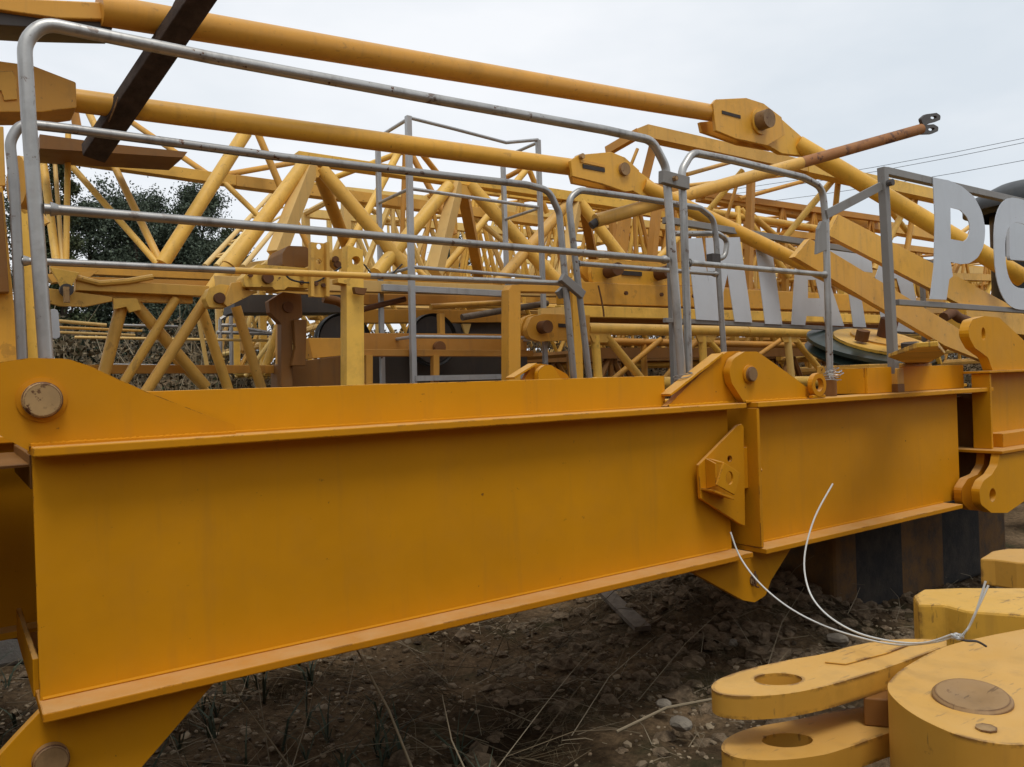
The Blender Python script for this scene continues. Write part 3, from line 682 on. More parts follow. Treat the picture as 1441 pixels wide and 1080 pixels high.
# ------------------------------------------------------------------ lattice sections
def members(th_, rows, dz=None):
    for r in rows:
        nm, p1, p2, Y1, Y2, wpx, mat = r[:7]
        M(th_, nm, p1, p2, Y1, Y2, wpx, mat, *(r[7:]))
O, PA, BR = Y_OLD, Y_PALE, Y_MID
# A: channel chord lattice in the middle
LA = thing('lattice_section', tuple(P(600, 400, Y=6)), 'yellow lattice jib section with flanged top chord and big W bracing behind the cage', 'lattice section')
members(LA, [
 ('chord', (417, 222), (760, 272), 6.0, 6.0, 13, O, 'box', 1.4), ('chord', (760, 272), (905, 294), 6.0, 6.0, 13, O, 'box', 1.4),
 ('chord', (300, 398), (800, 412), 5.75, 5.75, 15, PA, 'box', 1.2), ('chord', (330, 395), (900, 400), 7.0, 7.0, 12, O, 'box', 1.2),
 ('brace', (428, 232), (322, 375), 5.95, 5.75, 21, O), ('brace', (322, 375), (290, 420), 5.75, 5.75, 20, O),
 ('post', (438, 232), (388, 360), 5.98, 5.72, 21, PA, 'box', .8),
 ('brace', (447, 238), (490, 352), 6.1, 6.9, 18, BR), ('brace', (452, 238), (580, 388), 5.97, 5.74, 20, O),
 ('brace', (632, 262), (530, 385), 5.95, 5.75, 19, O), ('post', (643, 260), (612, 385), 5.98, 5.74, 19, PA, 'box', .8),
 ('brace', (650, 262), (676, 395), 6.1, 6.9, 17, BR, 'box', .8), ('brace', (660, 260), (785, 398), 5.97, 5.74, 19, O),
 ('brace', (800, 285), (700, 400), 6.0, 5.74, 16, O), ('post', (812, 285), (790, 400), 6.0, 5.75, 15, PA, 'box', .8), ('brace', (812, 280), (900, 395), 6.0, 5.75, 16, O),
 ('brace', (820, 285), (842, 400), 6.1, 6.9, 14, BR, 'box', .8)])
MB().plate([P(x, y, Y=5.70) for x, y in [(388, 350), (402, 350), (400, 362), (412, 372), (370, 372), (384, 362)]], (0, .12, 0)).build('gusset', PA, LA)
for x, y in ((430, 236), (645, 262)):
    MB().plate([P(x+dx, y+dy, Y=5.94) for dx, dy in ((-14, -4), (26, 1), (18, 14), (-12, 12))], (0, .02, 0)).build('gusset', O, LA)
# B: lattice behind at the left with flat chord
LB = thing('lattice_section', tuple(P(220, 380, Y=7)), 'yellow lattice section at left against the trees, with V braces on a flat chord', 'lattice section')
members(LB, [
 ('chord', (60, 217), (330, 256), 7.2, 7.2, 15, O, 'box', 1.2), ('chord', (330, 256), (760, 312), 7.2, 7.2, 14, O, 'box', 1.2),
 ('chord', (70, 378), (330, 390), 6.6, 6.6, 13, BR, 'box', 1.2), ('chord', (330, 390), (800, 400), 6.6, 6.6, 10, BR, 'box', 1.2),
 ('brace', (96, 184), (93, 370), 7.0, 6.7, 8, O), ('brace', (77, 227), (88, 370), 7.2, 6.7, 6, PA), ('brace', (61, 230), (80, 372), 7.2, 6.7, 11, O),
 ('brace', (99, 232), (222, 372), 7.2, 6.6, 9, O), ('brace', (124, 157), (226, 370), 7.5, 6.6, 10, O),
 ('brace', (176, 166), (293, 246), 8.2, 7.3, 8, BR), ('brace', (346, 186), (228, 372), 6.9, 6.6, 19, O),
 ('brace', (310, 252), (376, 316), 7.2, 6.9, 8, O), ('brace', (318, 246), (432, 226), 7.3, 8.0, 8, BR), ('brace', (362, 186), (402, 280), 7.0, 6.9, 10, BR),
 ('brace', (402, 280), (440, 360), 6.9, 6.8, 8, BR), ('brace', (105, 160), (110, 188), 7, 7, 12, BR),
 ('brace', (562, 212), (490, 350), 7.0, 6.7, 11, O), ('brace', (570, 212), (566, 330), 7.0, 7.0, 7, BR), ('brace', (576, 212), (640, 330), 7.0, 6.8, 9, BR), ('brace', (590, 212), (660, 300), 7.0, 7.5, 8, BR),
 ('brace', (566, 214), (440, 262), 7.0, 7.8, 8, O), ('brace', (500, 300), (610, 400), 7.3, 6.8, 8, O), ('brace', (660, 300), (720, 350), 7.2, 7.2, 8, PA),
 ('brace', (740, 240), (620, 385), 7.2, 6.8, 10, O), ('brace', (745, 240), (770, 300), 7.2, 7.2, 8, BR), ('brace', (735, 238), (690, 262), 7.2, 7.6, 7, BR)])
MB().plate([P(x, y, Y=6.5) for x, y in [(56, 189), (150, 202), (264, 214), (258, 222), (56, 209)]], (0, .5, .02)).build('underside_plate', Y_BROWN, LB)
# C: mast section lying low at the left
LC = thing('lattice_section', tuple(P(220, 540, Y=5.4)), 'low yellow lattice mast section behind the left end of the front girder', 'lattice section')
members(LC, [
 ('chord', (105, 402), (292, 411), 5.3, 5.3, 15, O, 'box', 1.3), ('chord', (105, 417), (270, 422), 5.35, 5.35, 12, O, 'box', 1.0), ('chord', (60, 392), (300, 400), 5.8, 5.8, 8, BR, 'box', 1.0),
 ('rail', (105, 475), (395, 480), 6.5, 6.5, 4, Y_PALE), ('stringer', (120, 520), (400, 520), 5.5, 5.5, 12, BR, 'box', .6),
 ('brace', (172, 428), (136, 565), 5.35, 5.35, 17, O), ('brace', (190, 428), (290, 545), 5.35, 5.4, 16, O),
 ('brace', (248, 420), (158, 565), 5.3, 5.3, 13, O), ('brace', (292, 418), (200, 560), 5.2, 5.2, 15, O),
 ('brace', (282, 430), (325, 560), 5.4, 5.4, 14, O), ('brace', (332, 432), (372, 560), 5.3, 5.3, 14, O),
 ('brace', (245, 505), (300, 560), 5.6, 5.6, 10, O), ('brace', (278, 440), (292, 520), 5.9, 5.9, 6, PA),
 ('brace', (395, 450), (372, 520), 6.0, 6.0, 10, O), ('brace', (385, 475), (345, 530), 6.2, 6.2, 6, PA), ('post', (394, 440), (393, 545), 5.6, 5.6, 9, BR, 'box', 1)])
MB().plate([P(x, y, Y=5.28) for x, y in [(159, 420), (193, 420), (199, 436), (182, 440), (178, 432), (160, 436)]], (0, .03, 0)).build('gusset', O, LC, .003)
MB().plate([P(x, y, Y=5.27) for x, y in [(62, 405), (158, 418), (158, 424), (120, 432), (85, 431), (66, 426)]], (0, .04, 0)).build('node_plate', O, LC, .003)
MB().plate([P(x, y, Y=5.22) for x, y in [(70, 376), (112, 384), (104, 396), (101, 404), (86, 404), (82, 396)]], (0, .04, 0)).build('clamp', O, LC, .003)
MB().disc(P(94, 408, Y=5.2), (0, 1, 0), .036, .05, 12).build('bolt', DARKST, LC)
beam(LC, 'bolt', P(93, 404, Y=5.18), P(94, 426, Y=5.18), .03, .03, PINM)
MB().plate([P(x, y, Y=5.4) for x, y in [(66, 386), (110, 384), (140, 380), (126, 390), (74, 398)]], (0, .1, 0)).build('node_plate', O, LC)
tube(LC, 'bent_strap', [P(x, y, Y=5.25) for x, y in [(108, 391), (140, 399), (180, 396), (215, 390)]], .018, O, 8)
# D: low lattice on the right of centre with tubular chord
LD = thing('lattice_section', tuple(P(1000, 540, Y=5.2)), 'yellow lattice section with round top chord running behind the girder joint', 'lattice section')
members(LD, [
 ('chord', (826, 463), (1050, 467), 5.2, 5.2, 16, O), ('chord', (1050, 467), (1330, 474), 5.2, 5.2, 14, O), ('chord', (830, 540), (1330, 535), 5.2, 5.2, 15, O), ('chord', (800, 480), (1320, 490), 6.3, 6.3, 9, BR),
 ('post', (837, 472), (843, 548), 5.2, 5.2, 13, O), ('brace', (852, 472), (912, 545), 5.2, 5.2, 12, O),
 ('post', (988, 474), (992, 548), 5.2, 5.2, 11, O), ('brace', (994, 476), (1020, 505), 5.2, 5.2, 9, O),
 ('post', (1108, 474), (1115, 545), 5.2, 5.2, 10, PA), ('brace', (1118, 477), (1170, 540), 5.2, 5.2, 9, O),
 ('brace', (925, 545), (985, 475), 6.0, 6.0, 8, BR), ('brace', (850, 545), (930, 478), 6.2, 6.2, 8, BR), ('brace', (1010, 540), (1100, 478), 6.2, 6.2, 7, BR), ('post', (905, 478), (908, 545), 6.3, 6.3, 9, BR)])
for x in (845, 994, 1113):
    MB().plate([P(x+dx, y, Y=5.17) for dx, y in ((-16, 468), (17, 469), (10, 482), (-10, 482))], (0, .02, 0)).build('gusset', O, LD)
# tie-plate bundle above it
bd = thing('pinned_link', tuple(P(900, 440, Y=5.6)), 'yellow pinned link plates with two dark pins above box bars', 'link')
MB().plate(fillet([P(x, y, Y=5.5) for x, y in [(832, 384), (834, 370), (845, 366), (960, 373), (1000, 380), (1000, 402), (845, 402), (834, 398)]], [.06, .06, .04, 0, 0, 0, .04, .05], 3, True), (0, .05, 0)).build('link_plate', Y_TIE, bd, .005)
MB().plate(fillet([P(x, y, Y=5.62) for x, y in [(818, 384), (820, 370), (830, 365), (960, 370), (960, 398), (830, 398)]], [.06, .06, .05, 0, 0, .05], 3, True), (0, .05, 0)).build('link_plate', Y_TIE, bd, .005)
MB().beam(P(875, 384, Y=5.49), P(903, 386, Y=5.49), .01, .04).build('slot_shade', DARKHOLE, bd)
for x, y in ((857, 383), (928, 386)):
    c = P(x, y, Y=5.49); MB().disc((c.x-.06, 5.30, c.z), (.25, 1, 0), px2m(9, c), .3, 18).build('pin', RUSTY, bd, smooth=True)
def bar(lab, p1, p2, Y, wpx, mat, asp=.8):
    a, b = P(*p1, Y=Y), P(*p2, Y=Y); h = px2m(wpx, (a+b)/2)
    o = MB().beam(a, b, h*asp, h).build('box_bar', mat, None, .006, base=(a+b)/2); tag(o, lab, 'bar', 'box bars stacked behind the walkway'); return o
bar('broad yellow box bar directly under the pinned link plates', (790, 413), (1320, 432), 5.55, 25, Y_TIE)
bar('narrow yellow box bar, second below the pinned link plates', (785, 438), (1320, 452), 5.5, 13, Y_OLD)
bar('grimy flat box bar lowest under the pinned link, just above a tube chord', (800, 452), (1320, 463), 5.75, 9, Y_BROWN)
tube(bd, 'hanging_wire', [P(x, y, Y=5.4) for x, y in [(842, 402), (846, 420), (849, 436), (850, 446)]], .008, RUSTY, 6)
for x, y in ((880, 413), (930, 415), (975, 417)): MB().disc(P(x, y, Y=5.43), (0, -1, 0), .02, .02, 6).build('bolt', RUSTY, bd)
# second pinned head left of it
b2 = thing('pinned_link', tuple(P(770, 480, Y=5.2)), 'yellow rounded link head with one dark pin beside the inverted U frame', 'link')
MB().plate(fillet([P(x, y, Y=5.15) for x, y in [(741, 463), (748, 446), (765, 442), (830, 444), (830, 478), (760, 481), (745, 476)]], [.06, .06, .05, 0, 0, .05, .05], 3, True), (0, .06, 0)).build('link_plate', Y_TIE, b2, .005)
MB().plate(fillet([P(x, y, Y=5.27) for x, y in [(732, 463), (738, 447), (752, 442), (800, 442), (800, 476), (745, 478)]], [.06, .06, .05, 0, 0, .05], 3, True), (0, .06, 0)).build('link_plate', Y_TIE, b2, .005)
MB().plate([P(x, y, Y=5.2) for x, y in [(762, 434), (800, 432), (800, 443), (762, 444)]], (0, .05, 0)).build('keeper', Y_PALE, b2)
c = P(767, 461, Y=5.14); MB().disc((c.x-.03, 5.06, c.z), (0, 1, 0), px2m(9, c), .12, 16).build('pin', RUSTY, b2, smooth=True)
MB().beam(P(786, 458, Y=5.145), P(815, 460, Y=5.145), .008, .03).build('slot_shade', DARKHOLE, b2)
# inverted U frame
uf = thing('u_frame', tuple(P(724, 540, Y=4.9)), 'bright yellow inverted U frame of flat bar at the right of the cage', 'frame')
MB().plate([P(x, y, Y=4.9) for x, y in [(716, 560), (716, 408), (720, 401), (800, 402), (800, 412), (733, 411), (733, 560)]], (0, .10, 0)).build('bent_bar', Y_TIE, uf, .006)
beam(uf, 'leg', P(806, 402, Y=4.96), P(812, 560, Y=4.96), .08, .08, Y_TIE)

# ------------------------------------------------------------------ machinery heap behind the middle of the walkway
mc = thing('winch_frame', tuple(P(450, 540, Y=5.0)), 'grimy yellow winch frame with holed channel, column and dark sheaves', 'machine frame')
MB().plate(fillet([P(x, y, Y=4.9) for x, y in [(343, 390), (348, 384), (362, 372), (438, 378), (438, 406), (405, 404), (400, 408), (387, 408), (383, 404), (345, 404)]], .01, 2, True), (0, .16, 0)).build('beam_head', Y_OLD, mc, .004)
MB().plate(fillet([P(x, y, Y=5.0) for x, y in [(289, 420), (294, 406), (310, 400), (326, 402), (340, 396), (350, 402), (350, 412), (318, 433), (294, 433)]], .02, 2, True), (0, .10, 0)).build('link_plate', Y_OLD, mc, .004)
MB().plate([P(x, y, Y=4.97) for x, y in [(326, 398), (341, 396), (345, 408), (362, 411), (320, 432), (314, 426)]], (0, .03, 0)).build('link_plate', Y_OLD, mc, .003)
for x, y, Y in ((308, 420, 4.99), (376, 392, 4.89)):
    c = P(x, y, Y=Y); MB().disc((c.x, Y-.03, c.z), (0, 1, 0), px2m(7.5, c), .05, 16).build('pin', RUSTY, mc, smooth=True)
# holed channel
hb = MB().plate([P(x, y, Y=4.85) for x, y in [(438, 341), (460, 343), (461, 419), (437, 418)]], (0, .012, 0), [[P(x, y, Y=4.85) for x, y in ell(449, 347, 3.6, 4.2, 10)], [P(x, y, Y=4.85) for x, y in ell(448.5, 368.5, 3.6, 4.2, 10)]]).build('channel', Y_OLD, mc, .002)
for xx in (438, 459.5):
    a, b = P(xx, 342, Y=4.83), P(xx, 418, Y=4.83); MB().beam(a, b, .02, .05, (0, 1, 0)).build('channel_lip', Y_OLD, hb)
MB().plate(fillet([P(x, y, Y=5.0) for x, y in [(397, 376), (398, 356), (405, 346), (434, 347), (436, 376)]], .03, 3, True), (0, .3, 0)).build('motor_box', Y_BROWN, mc, .006)
# column
MB().plate([P(x, y, Y=4.8) for x, y in [(490, 345), (511, 352), (512, 398), (513, 560), (488, 560), (488, 400), (476, 398), (476, 392), (488, 391)]], (0, .1, 0), [[P(x, y, Y=4.8) for x, y in ell(501, 367, 6, 6, 14)]]).build('column', Y_OLD, mc, .004)
MB().plate([P(x, y, Y=4.78) for x, y in [(495, 405), (513, 407), (510, 416), (497, 414)]], (0, -.04, 0)).build('bracket', Y_BROWN, mc)
MB().plate(fillet([P(x, y, Y=5.05) for x, y in [(470, 352), (488, 348), (490, 376), (478, 378), (466, 366)]], .02, 2, True), (0, .1, 0)).build('cheek_plate', Y_OLD, mc)
for x, y in ((473, 365), (476, 372), (487, 373)):
    MB().disc(P(x, y, Y=5.03), (0, 1, 0), .022, .03, 10).build('bolt', RUSTY, mc)
# hexagonal plate and legs
MB().plate([P(x, y, Y=5.1) for x, y in [(378, 424), (398, 411), (424, 414), (426, 446), (412, 456), (412, 545), (396, 545), (396, 456), (380, 440)]], (0, .08, 0)).build('hanger_plate', Y_BROWN, mc, .004)
MB().disc(P(406, 432, Y=5.08), (0, 1, 0), .035, .03, 12).build('pin', RUSTY, mc)
MB().plate([P(x, y, Y=5.05) for x, y in [(414, 450), (432, 450), (430, 515), (411, 515), (416, 490)]], (0, .05, 0)).build('strap', Y_BROWN, mc, .003)
MB().plate([P(x, y, Y=5.5) for x, y in [(434, 476), (490, 476), (488, 500), (440, 505)]], (0, .2, 0)).build('cross_box', Y_MID, mc, .004)
MB().plate([P(x, y, Y=5.3) for x, y in [(398, 512), (490, 500), (490, 560), (398, 560)]], (0, .25, 0)).build('base_box', Y_BROWN, mc, .004)
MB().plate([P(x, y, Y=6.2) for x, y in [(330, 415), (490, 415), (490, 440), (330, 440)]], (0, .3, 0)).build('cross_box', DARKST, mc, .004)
tube(mc, 'hose', [P(x, y, Y=5.1) for x, y in [(455, 420), (475, 424), (488, 432), (500, 450)]], .03, Y_BROWN, 10, .1)
for pts_, r_ in (([(398, 380), (410, 394), (440, 398), (462, 388), (480, 376)], .006), ([(512, 372), (530, 392), (548, 388), (566, 372)], .005)):
    tube(mc, 'hose', curve([P(x, y, Y=4.84) for x, y in pts_]), r_, CABLE, 6)
for x, y in ((444, 400), (454, 402), (352, 388), (366, 382), (424, 384), (424, 398)):
    MB().disc(P(x, y, Y=4.84 if x > 430 else 4.89), (0, -1, 0), .014, .02, 6).build('bolt', RUSTY, mc)
# I beam base right of the column
ib = thing('base_beam', tuple(P(620, 545, Y=5.2)), 'grimy ochre I-beam base frame seen through the bottom of the cage', 'beam')
for p1, p2, Y, wpx, mat, asp in (((508, 482), (740, 482), 5.6, 24, BR, .2), ((505, 497), (745, 498), 5.4, 9, BR, 2.2), ((505, 545), (745, 545), 5.4, 9, BR, 2.2)):
    a, b = P(*p1, Y=Y), P(*p2, Y=Y); h = px2m(wpx, (a+b)/2); beam(ib, 'flange' if wpx < 20 else 'web', a, b, h*asp, h, mat, .003)
beam(ib, 'post', P(612, 500, Y=5.35), P(612, 548, Y=5.35), .05, .05, BR); beam(ib, 'post', P(518, 500, Y=5.35), P(518, 548, Y=5.35), .05, .05, BR)
MB().disc(P(620, 489, Y=5.54), (0, 1, 0), .05, .04, 16).build('bolt', RUSTY, ib, smooth=True)
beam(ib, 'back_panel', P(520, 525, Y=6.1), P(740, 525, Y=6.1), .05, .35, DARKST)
# sheaves
for lab, x, y, rx, Y in (('dark half-hidden sheave wheel behind the front cage post', 612, 478, 37, 5.9), ('dark sheave wheel half hidden behind the tall yellow column', 486, 480, 40, 5.9)):
    c = P(x, y, Y=Y); r = px2m(rx, c)
    s_ = thing('sheave', tuple(c), lab, 'sheave')
    MB().lathe((c.x, Y, c.z), (0, 1, 0), [(r, 0), (r, .02), (r*.88, .05), (r, .08), (r, .10)], 32).build('rim', BLACKST, s_, smooth=True)
    MB().disc((c.x, Y+.03, c.z), (0, 1, 0), r*.9, .04, 32).build('web', DARKST, s_, smooth=True)
    MB().disc((c.x, Y-.02, c.z), (0, 1, 0), r*.2, .14, 16).build('hub', RUSTY, s_, smooth=True)
# long parts lying on the heap
def pole(lab, p1, p2, Y1, Y2, wpx, mat, prof='tube', name='steel_tube', cat='tube'):
    a, b = P(*p1, Y=Y1), P(*p2, Y=Y2); r = px2m(wpx, (a+b)/2); mb = MB()
    if prof == 'tube': mb.tube([a, b], r/2, 12)
    else: mb.beam(a, b, r*.9, r)
    o = mb.build(name, mat, None, 0 if prof == 'tube' else .004, smooth=prof == 'tube', base=(a+b)/2); tag(o, lab, cat, 'parts heaped behind the walkway'); return o
pole('pale grey channel bar lying level through the cage', (538, 405), (712, 414), 5.6, 5.6, 9, GALV2, 'box', 'channel_bar', 'bar')
pole('slim yellow tube inside the cage under the pale channel bar', (606, 432), (712, 426), 5.9, 5.9, 8, Y_OLD)
pole('reddish tube end poking right under the pale channel bar', (505, 437), (570, 421), 5.8, 5.8, 8, RUSTY)
pole('long grimy box bar beneath the pale channel bar', (505, 422), (714, 424), 6.1, 6.1, 14, BR, 'box', 'box_bar', 'bar')
pole('dark grimy box bar in the cage behind the sheave wheel', (505, 446), (720, 446), 6.4, 6.4, 18, BR, 'box', 'box_bar', 'bar')
pole('weathered grey pole sloping up behind the right cage post', (650, 447), (770, 427), 6.0, 6.0, 9, WOOD2)
pole('short ochre upright with rounded top before the sheave wheel', (620, 442), (621, 480), 5.7, 5.7, 9, BR, 'box', 'steel_upright', 'bar')
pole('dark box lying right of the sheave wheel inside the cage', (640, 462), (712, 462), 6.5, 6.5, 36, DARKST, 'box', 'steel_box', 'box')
MBt = MB().plate([P(x, y, Y=5.95) for x, y in [(650, 456), (663, 456), (659, 470), (655, 470)]], (0, .02, 0)).build('wedge_plate', Y_PALE, None, base=P(655, 470, Y=5.95)); tag(MBt, 'small pale yellow wedge plate right of the dark sheave', 'plate')

# ------------------------------------------------------------------ grey cage
cg = thing('ladder_cage', tuple(P(583, 540, Y=5.3)), 'grey square-tube cage standing among the lattice, open at the top', 'cage')
B_, D_ = P(576, 164, Y=5.3), P(757, 196, Y=5.3)
yb = 5.82; zt_ = B_.z
xB, xD = B_.x-.01, D_.x-.0
lean = Vector((.0, 0, 0))
beam(cg, 'post', (xB-.03, 5.3, 1.45), (xB, 5.3, zt_), .042, .042, GALV2, .003, (0, 1, 0))
beam(cg, 'post', (xD+.0, 5.3, 1.45), (xD, 5.3, zt_), .036, .036, GALV2, .003, (0, 1, 0))
beam(cg, 'post', (xB-.03, yb, 1.45), (xB, yb, zt_-.0), .036, .036, GALV2, .003, (0, 1, 0))
beam(cg, 'post', (xD, yb, 1.45), (xD, yb, zt_-.0), .036, .036, GALV2, .003, (0, 1, 0))
tube(cg, 'top_rail', [P(x, y, Y=5.3) for x, y in [(576, 166), (640, 182), (712, 201), (757, 197)]], .014, GALV2, 8)
tube(cg, 'top_rail', [(xB, 5.3, zt_-.02), (xB, yb, zt_-.02)], .014, GALV2, 8)
tube(cg, 'top_rail', [(xD, 5.3, zt_-.02), (xD, yb, zt_-.02)], .014, GALV2, 8)
for (l, r) in (((580, 266), (757, 292)), ((582, 376), (760, 391)), ((584, 474), (764, 476))):
    a, b = P(*l, Y=5.29), P(*r, Y=5.29)
    tube(cg, 'rail', [a, b], .014, GALV2, 8)
    tube(cg, 'rail', [(xB-.01, 5.3, a.z), (xB-.01, yb, a.z)], .013, GALV2, 8); tube(cg, 'rail', [(xD, 5.3, b.z), (xD, yb, b.z)], .013, GALV2, 8)
beam(cg, 'floor_bar', P(583, 533, Y=5.29), P(766, 529, Y=5.29), .04, .04, GALV2)

# ------------------------------------------------------------------ lattice sections at the right and far back
LE = thing('lattice_section', tuple(P(1050, 400, Y=6.5)), 'yellow lattice section with box top chord under the upper fork end', 'lattice section')
members(LE, [
 ('chord', (905, 187), (1130, 236), 6.2, 6.2, 17, O, 'box', 1.1), ('chord', (1130, 236), (1330, 280), 6.2, 6.2, 16, O, 'box', 1.1),
 ('chord', (985, 275), (1165, 307), 7.2, 7.2, 15, O, 'box', 1.1), ('chord', (1165, 307), (1330, 335), 7.2, 7.2, 14, O, 'box', 1.1), ('chord', (990, 297), (1150, 322), 7.0, 7.0, 10, O),
 ('post', (922, 195), (905, 262), 6.2, 6.3, 12, BR, 'box', .8), ('post', (1057, 246), (1052, 420), 6.2, 6.2, 10, BR, 'box', .8), ('brace', (900, 187), (855, 213), 6.3, 6.8, 12, BR, 'box', .8),
 ('brace', (897, 210), (885, 240), 6.5, 6.5, 5, O), ('brace', (966, 246), (1030, 228), 6.3, 6.6, 6, O), ('brace', (1045, 240), (985, 310), 6.3, 6.6, 8, O), ('brace', (1040, 250), (1020, 315), 6.5, 6.6, 5, BR),
 ('brace', (965, 262), (1110, 246), 7, 7, 6, O), ('brace', (1040, 280), (1150, 250), 7, 7, 6, BR), ('brace', (1175, 250), (1100, 340), 6.3, 6.6, 9, O), ('brace', (1180, 250), (1176, 290), 6.3, 6.4, 8, BR), ('brace', (1170, 255), (1130, 300), 6.4, 6.8, 6, BR),
 ('brace', (1038, 292), (1042, 380), 7.0, 6.8, 8, O), ('brace', (1042, 295), (1110, 390), 7.0, 6.8, 10, O), ('brace', (1060, 305), (1170, 400), 7.0, 6.8, 9, O),
 ('brace', (880, 300), (870, 380), 6.4, 6.4, 15, BR, 'box', .8), ('post', (924, 290), (915, 390), 6.3, 6.3, 12, BR, 'box', .8), ('brace', (990, 300), (895, 395), 6.6, 6.4, 9, O),
 ('brace', (1280, 280), (1230, 380), 6.3, 6.4, 9, O), ('brace', (1288, 280), (1275, 360), 6.3, 6.3, 8, BR), ('brace', (1225, 262), (1280, 330), 6.4, 6.6, 8, O), ('brace', (1330, 300), (1250, 335), 7.2, 7.2, 6, O),
 ('brace', (1350, 330), (1390, 300), 7, 7, 6, O), ('brace', (1370, 320), (1340, 390), 7, 7, 8, BR)])

def lattice(lab, x0, x1, y, z, h, wd, bays, rc, rb, mat, heading=0, slope=0, seed=0, grp=None):
    """four-chord lattice jib, each chord and brace its own piece"""
    rng = random.Random(seed)
    t = thing('lattice_section', ((x0+x1)/2, y, z), lab, 'lattice section', grp)
    def pt(u, side, top):
        x = x0+(x1-x0)*u
        return Vector((x, y+side*wd/2+math.tan(heading)*(x-x0), z+(h if top else 0)+slope*(x-x0)))
    for side in (-1, 1):
        for top in (0, 1):
            if top: beam(t, 'chord', pt(0, side, top), pt(1, side, top), rc*2, rc*2, mat)
            else: tube(t, 'chord', [pt(0, side, top), pt(1, side, top)], rc, mat, 8)
        for i in range(bays):
            u0, u1 = i/bays, (i+1)/bays; um = (u0+u1)/2
            tube(t, 'brace', [pt(u0, side, 0), pt(um, side, 1)], rb, mat, 6); tube(t, 'brace', [pt(um, side, 1), pt(u1, side, 0)], rb, mat, 6)
            if side < 0 and rng.random() < .7: tube(t, 'brace', [pt(um, side, 0), pt(um, side, 1)], rb*.8, mat, 6)
    for i in range(bays):
        u0, u1 = i/bays, (i+1)/bays
        s = -1 if i % 2 else 1
        tube(t, 'brace', [pt(u0, -s, 1), pt(u1, s, 1)], rb*.8, mat, 6); tube(t, 'brace', [pt(u0, s, 0), pt(u1, -s, 0)], rb*.8, mat, 6)
    for u in (0, 1):
        for top in (0, 1): tube(t, 'brace', [pt(u, -1, top), pt(u, 1, top)], rb, mat, 6)
        for side in (-1, 1): beam(t, 'post', pt(u, side, 0), pt(u, side, 1), rc*1.6, rc*1.6, mat)
    return t
lattice('far yellow lattice behind the cage, its chord just under the flanged chord', 3.6, 9.2, 8.8, 2.45, 1.25, 1.2, 5, .05, .033, Y_PALE, radians(-2), 0, 1)
lattice('far yellow lattice behind the right handrail and mirrored letters', 8.2, 15.5, 9.5, 2.1, 1.55, 1.3, 6, .055, .036, Y_OLD, radians(-3), .015, 2)
lattice('far yellow lattice low behind the tall column', 3.0, 9.0, 10.5, 1.75, .95, 1.2, 5, .05, .03, Y_PALE, radians(4), .0, 3)
lattice('far yellow lattice low behind the letter P', 9.0, 17.0, 8.0, 1.55, 1.0, 1.2, 7, .055, .036, Y_OLD, 0, .02, 4)
lattice('most distant yellow lattice high at the right, near the power lines', 11, 24, 15.0, 3.0, 1.5, 1.4, 8, .06, .04, Y_PALE, 0, .0, 5)
lattice('distant yellow lattice slanting before the trees', 2.6, 4.6, 9.2, 2.0, .9, .9, 3, .04, .025, Y_PALE, radians(42), .28, 6)
lattice('low grimy lattice behind the round chord lattice', 5.5, 12.0, 7.2, .9, .95, 1.0, 6, .06, .04, Y_BROWN, 0, .0, 8)

lattice('yellow lattice seen through the letter P, between near and far stacks', 9.6, 17.5, 6.6, 1.75, 1.1, 1.0, 7, .05, .034, Y_OLD, radians(-1), .03, 9)
lattice('pale lattice filling the gap between letter P and tank', 13.5, 22, 8.6, 1.9, 1.5, 1.2, 7, .06, .04, Y_PALE, radians(-6), .02, 10)
LF = thing('lattice_section', tuple(P(350, 370, Y=9)), 'pale slender lattice boom receding steeply before the trees, left of the flanged chord', 'lattice section')
members(LF, [('chord', (288, 375), (392, 262), 8.2, 12, 6, PA), ('chord', (304, 375), (402, 262), 8.2, 12, 6, PA), ('chord', (322, 376), (418, 262), 8.3, 12, 6, PA), ('chord', (342, 376), (430, 270), 8.3, 12, 6, PA),
 ('brace', (300, 362), (330, 362), 8.5, 8.5, 3, PA), ('brace', (316, 344), (348, 346), 9, 9, 3, PA), ('brace', (334, 325), (366, 326), 9.6, 9.6, 3, PA), ('brace', (350, 306), (384, 308), 10.2, 10.2, 3, PA), ('brace', (366, 290), (398, 292), 11, 11, 3, PA),
 ('brace', (300, 362), (348, 346), 8.5, 9, 3, PA), ('brace', (316, 344), (366, 326), 9, 9.6, 3, PA), ('brace', (334, 325), (384, 308), 9.6, 10.2, 3, PA), ('brace', (350, 306), (398, 292), 10.2, 11, 3, PA), ('brace', (372, 318), (425, 288), 10, 11, 3, PA)])
lattice('slender pale lattice boom high behind the cage top', 5.0, 13.5, 11.5, 3.0, 1.3, 1.1, 9, .04, .025, Y_PALE, radians(-3), .0, 21)
lattice('slender pale lattice boom behind the pinned link plates', 7.5, 15.5, 12.5, 2.3, 1.3, 1.1, 9, .045, .027, Y_OLD, radians(2), .0, 22)
lattice('thin lattice boom far behind the mirrored letters', 10, 20, 12.0, 2.6, 1.25, 1.1, 11, .045, .028, Y_PALE, radians(-2), .02, 23)
lattice('slender lattice boom low behind the sheave wheels', 2.5, 10.5, 8.2, 1.75, .8, .9, 9, .04, .025, Y_OLD, radians(0), .0, 24)
lattice('thin lattice boom beyond the letter sign, highest at right', 13, 25, 10.5, 3.0, 1.3, 1.1, 12, .05, .03, Y_OLD, radians(-2), .0, 25)
lattice('ochre lattice boom behind the right fork end, between rod and letters', 6.6, 12.2, 7.7, 2.7, 1.25, 1.0, 8, .042, .026, Y_MID, radians(-2), .0, 31)
lattice('ochre lattice boom behind the lower fork end', 4.6, 9.0, 8.1, 2.45, 1.3, 1.0, 7, .042, .026, Y_OLD, radians(1), .0, 32)
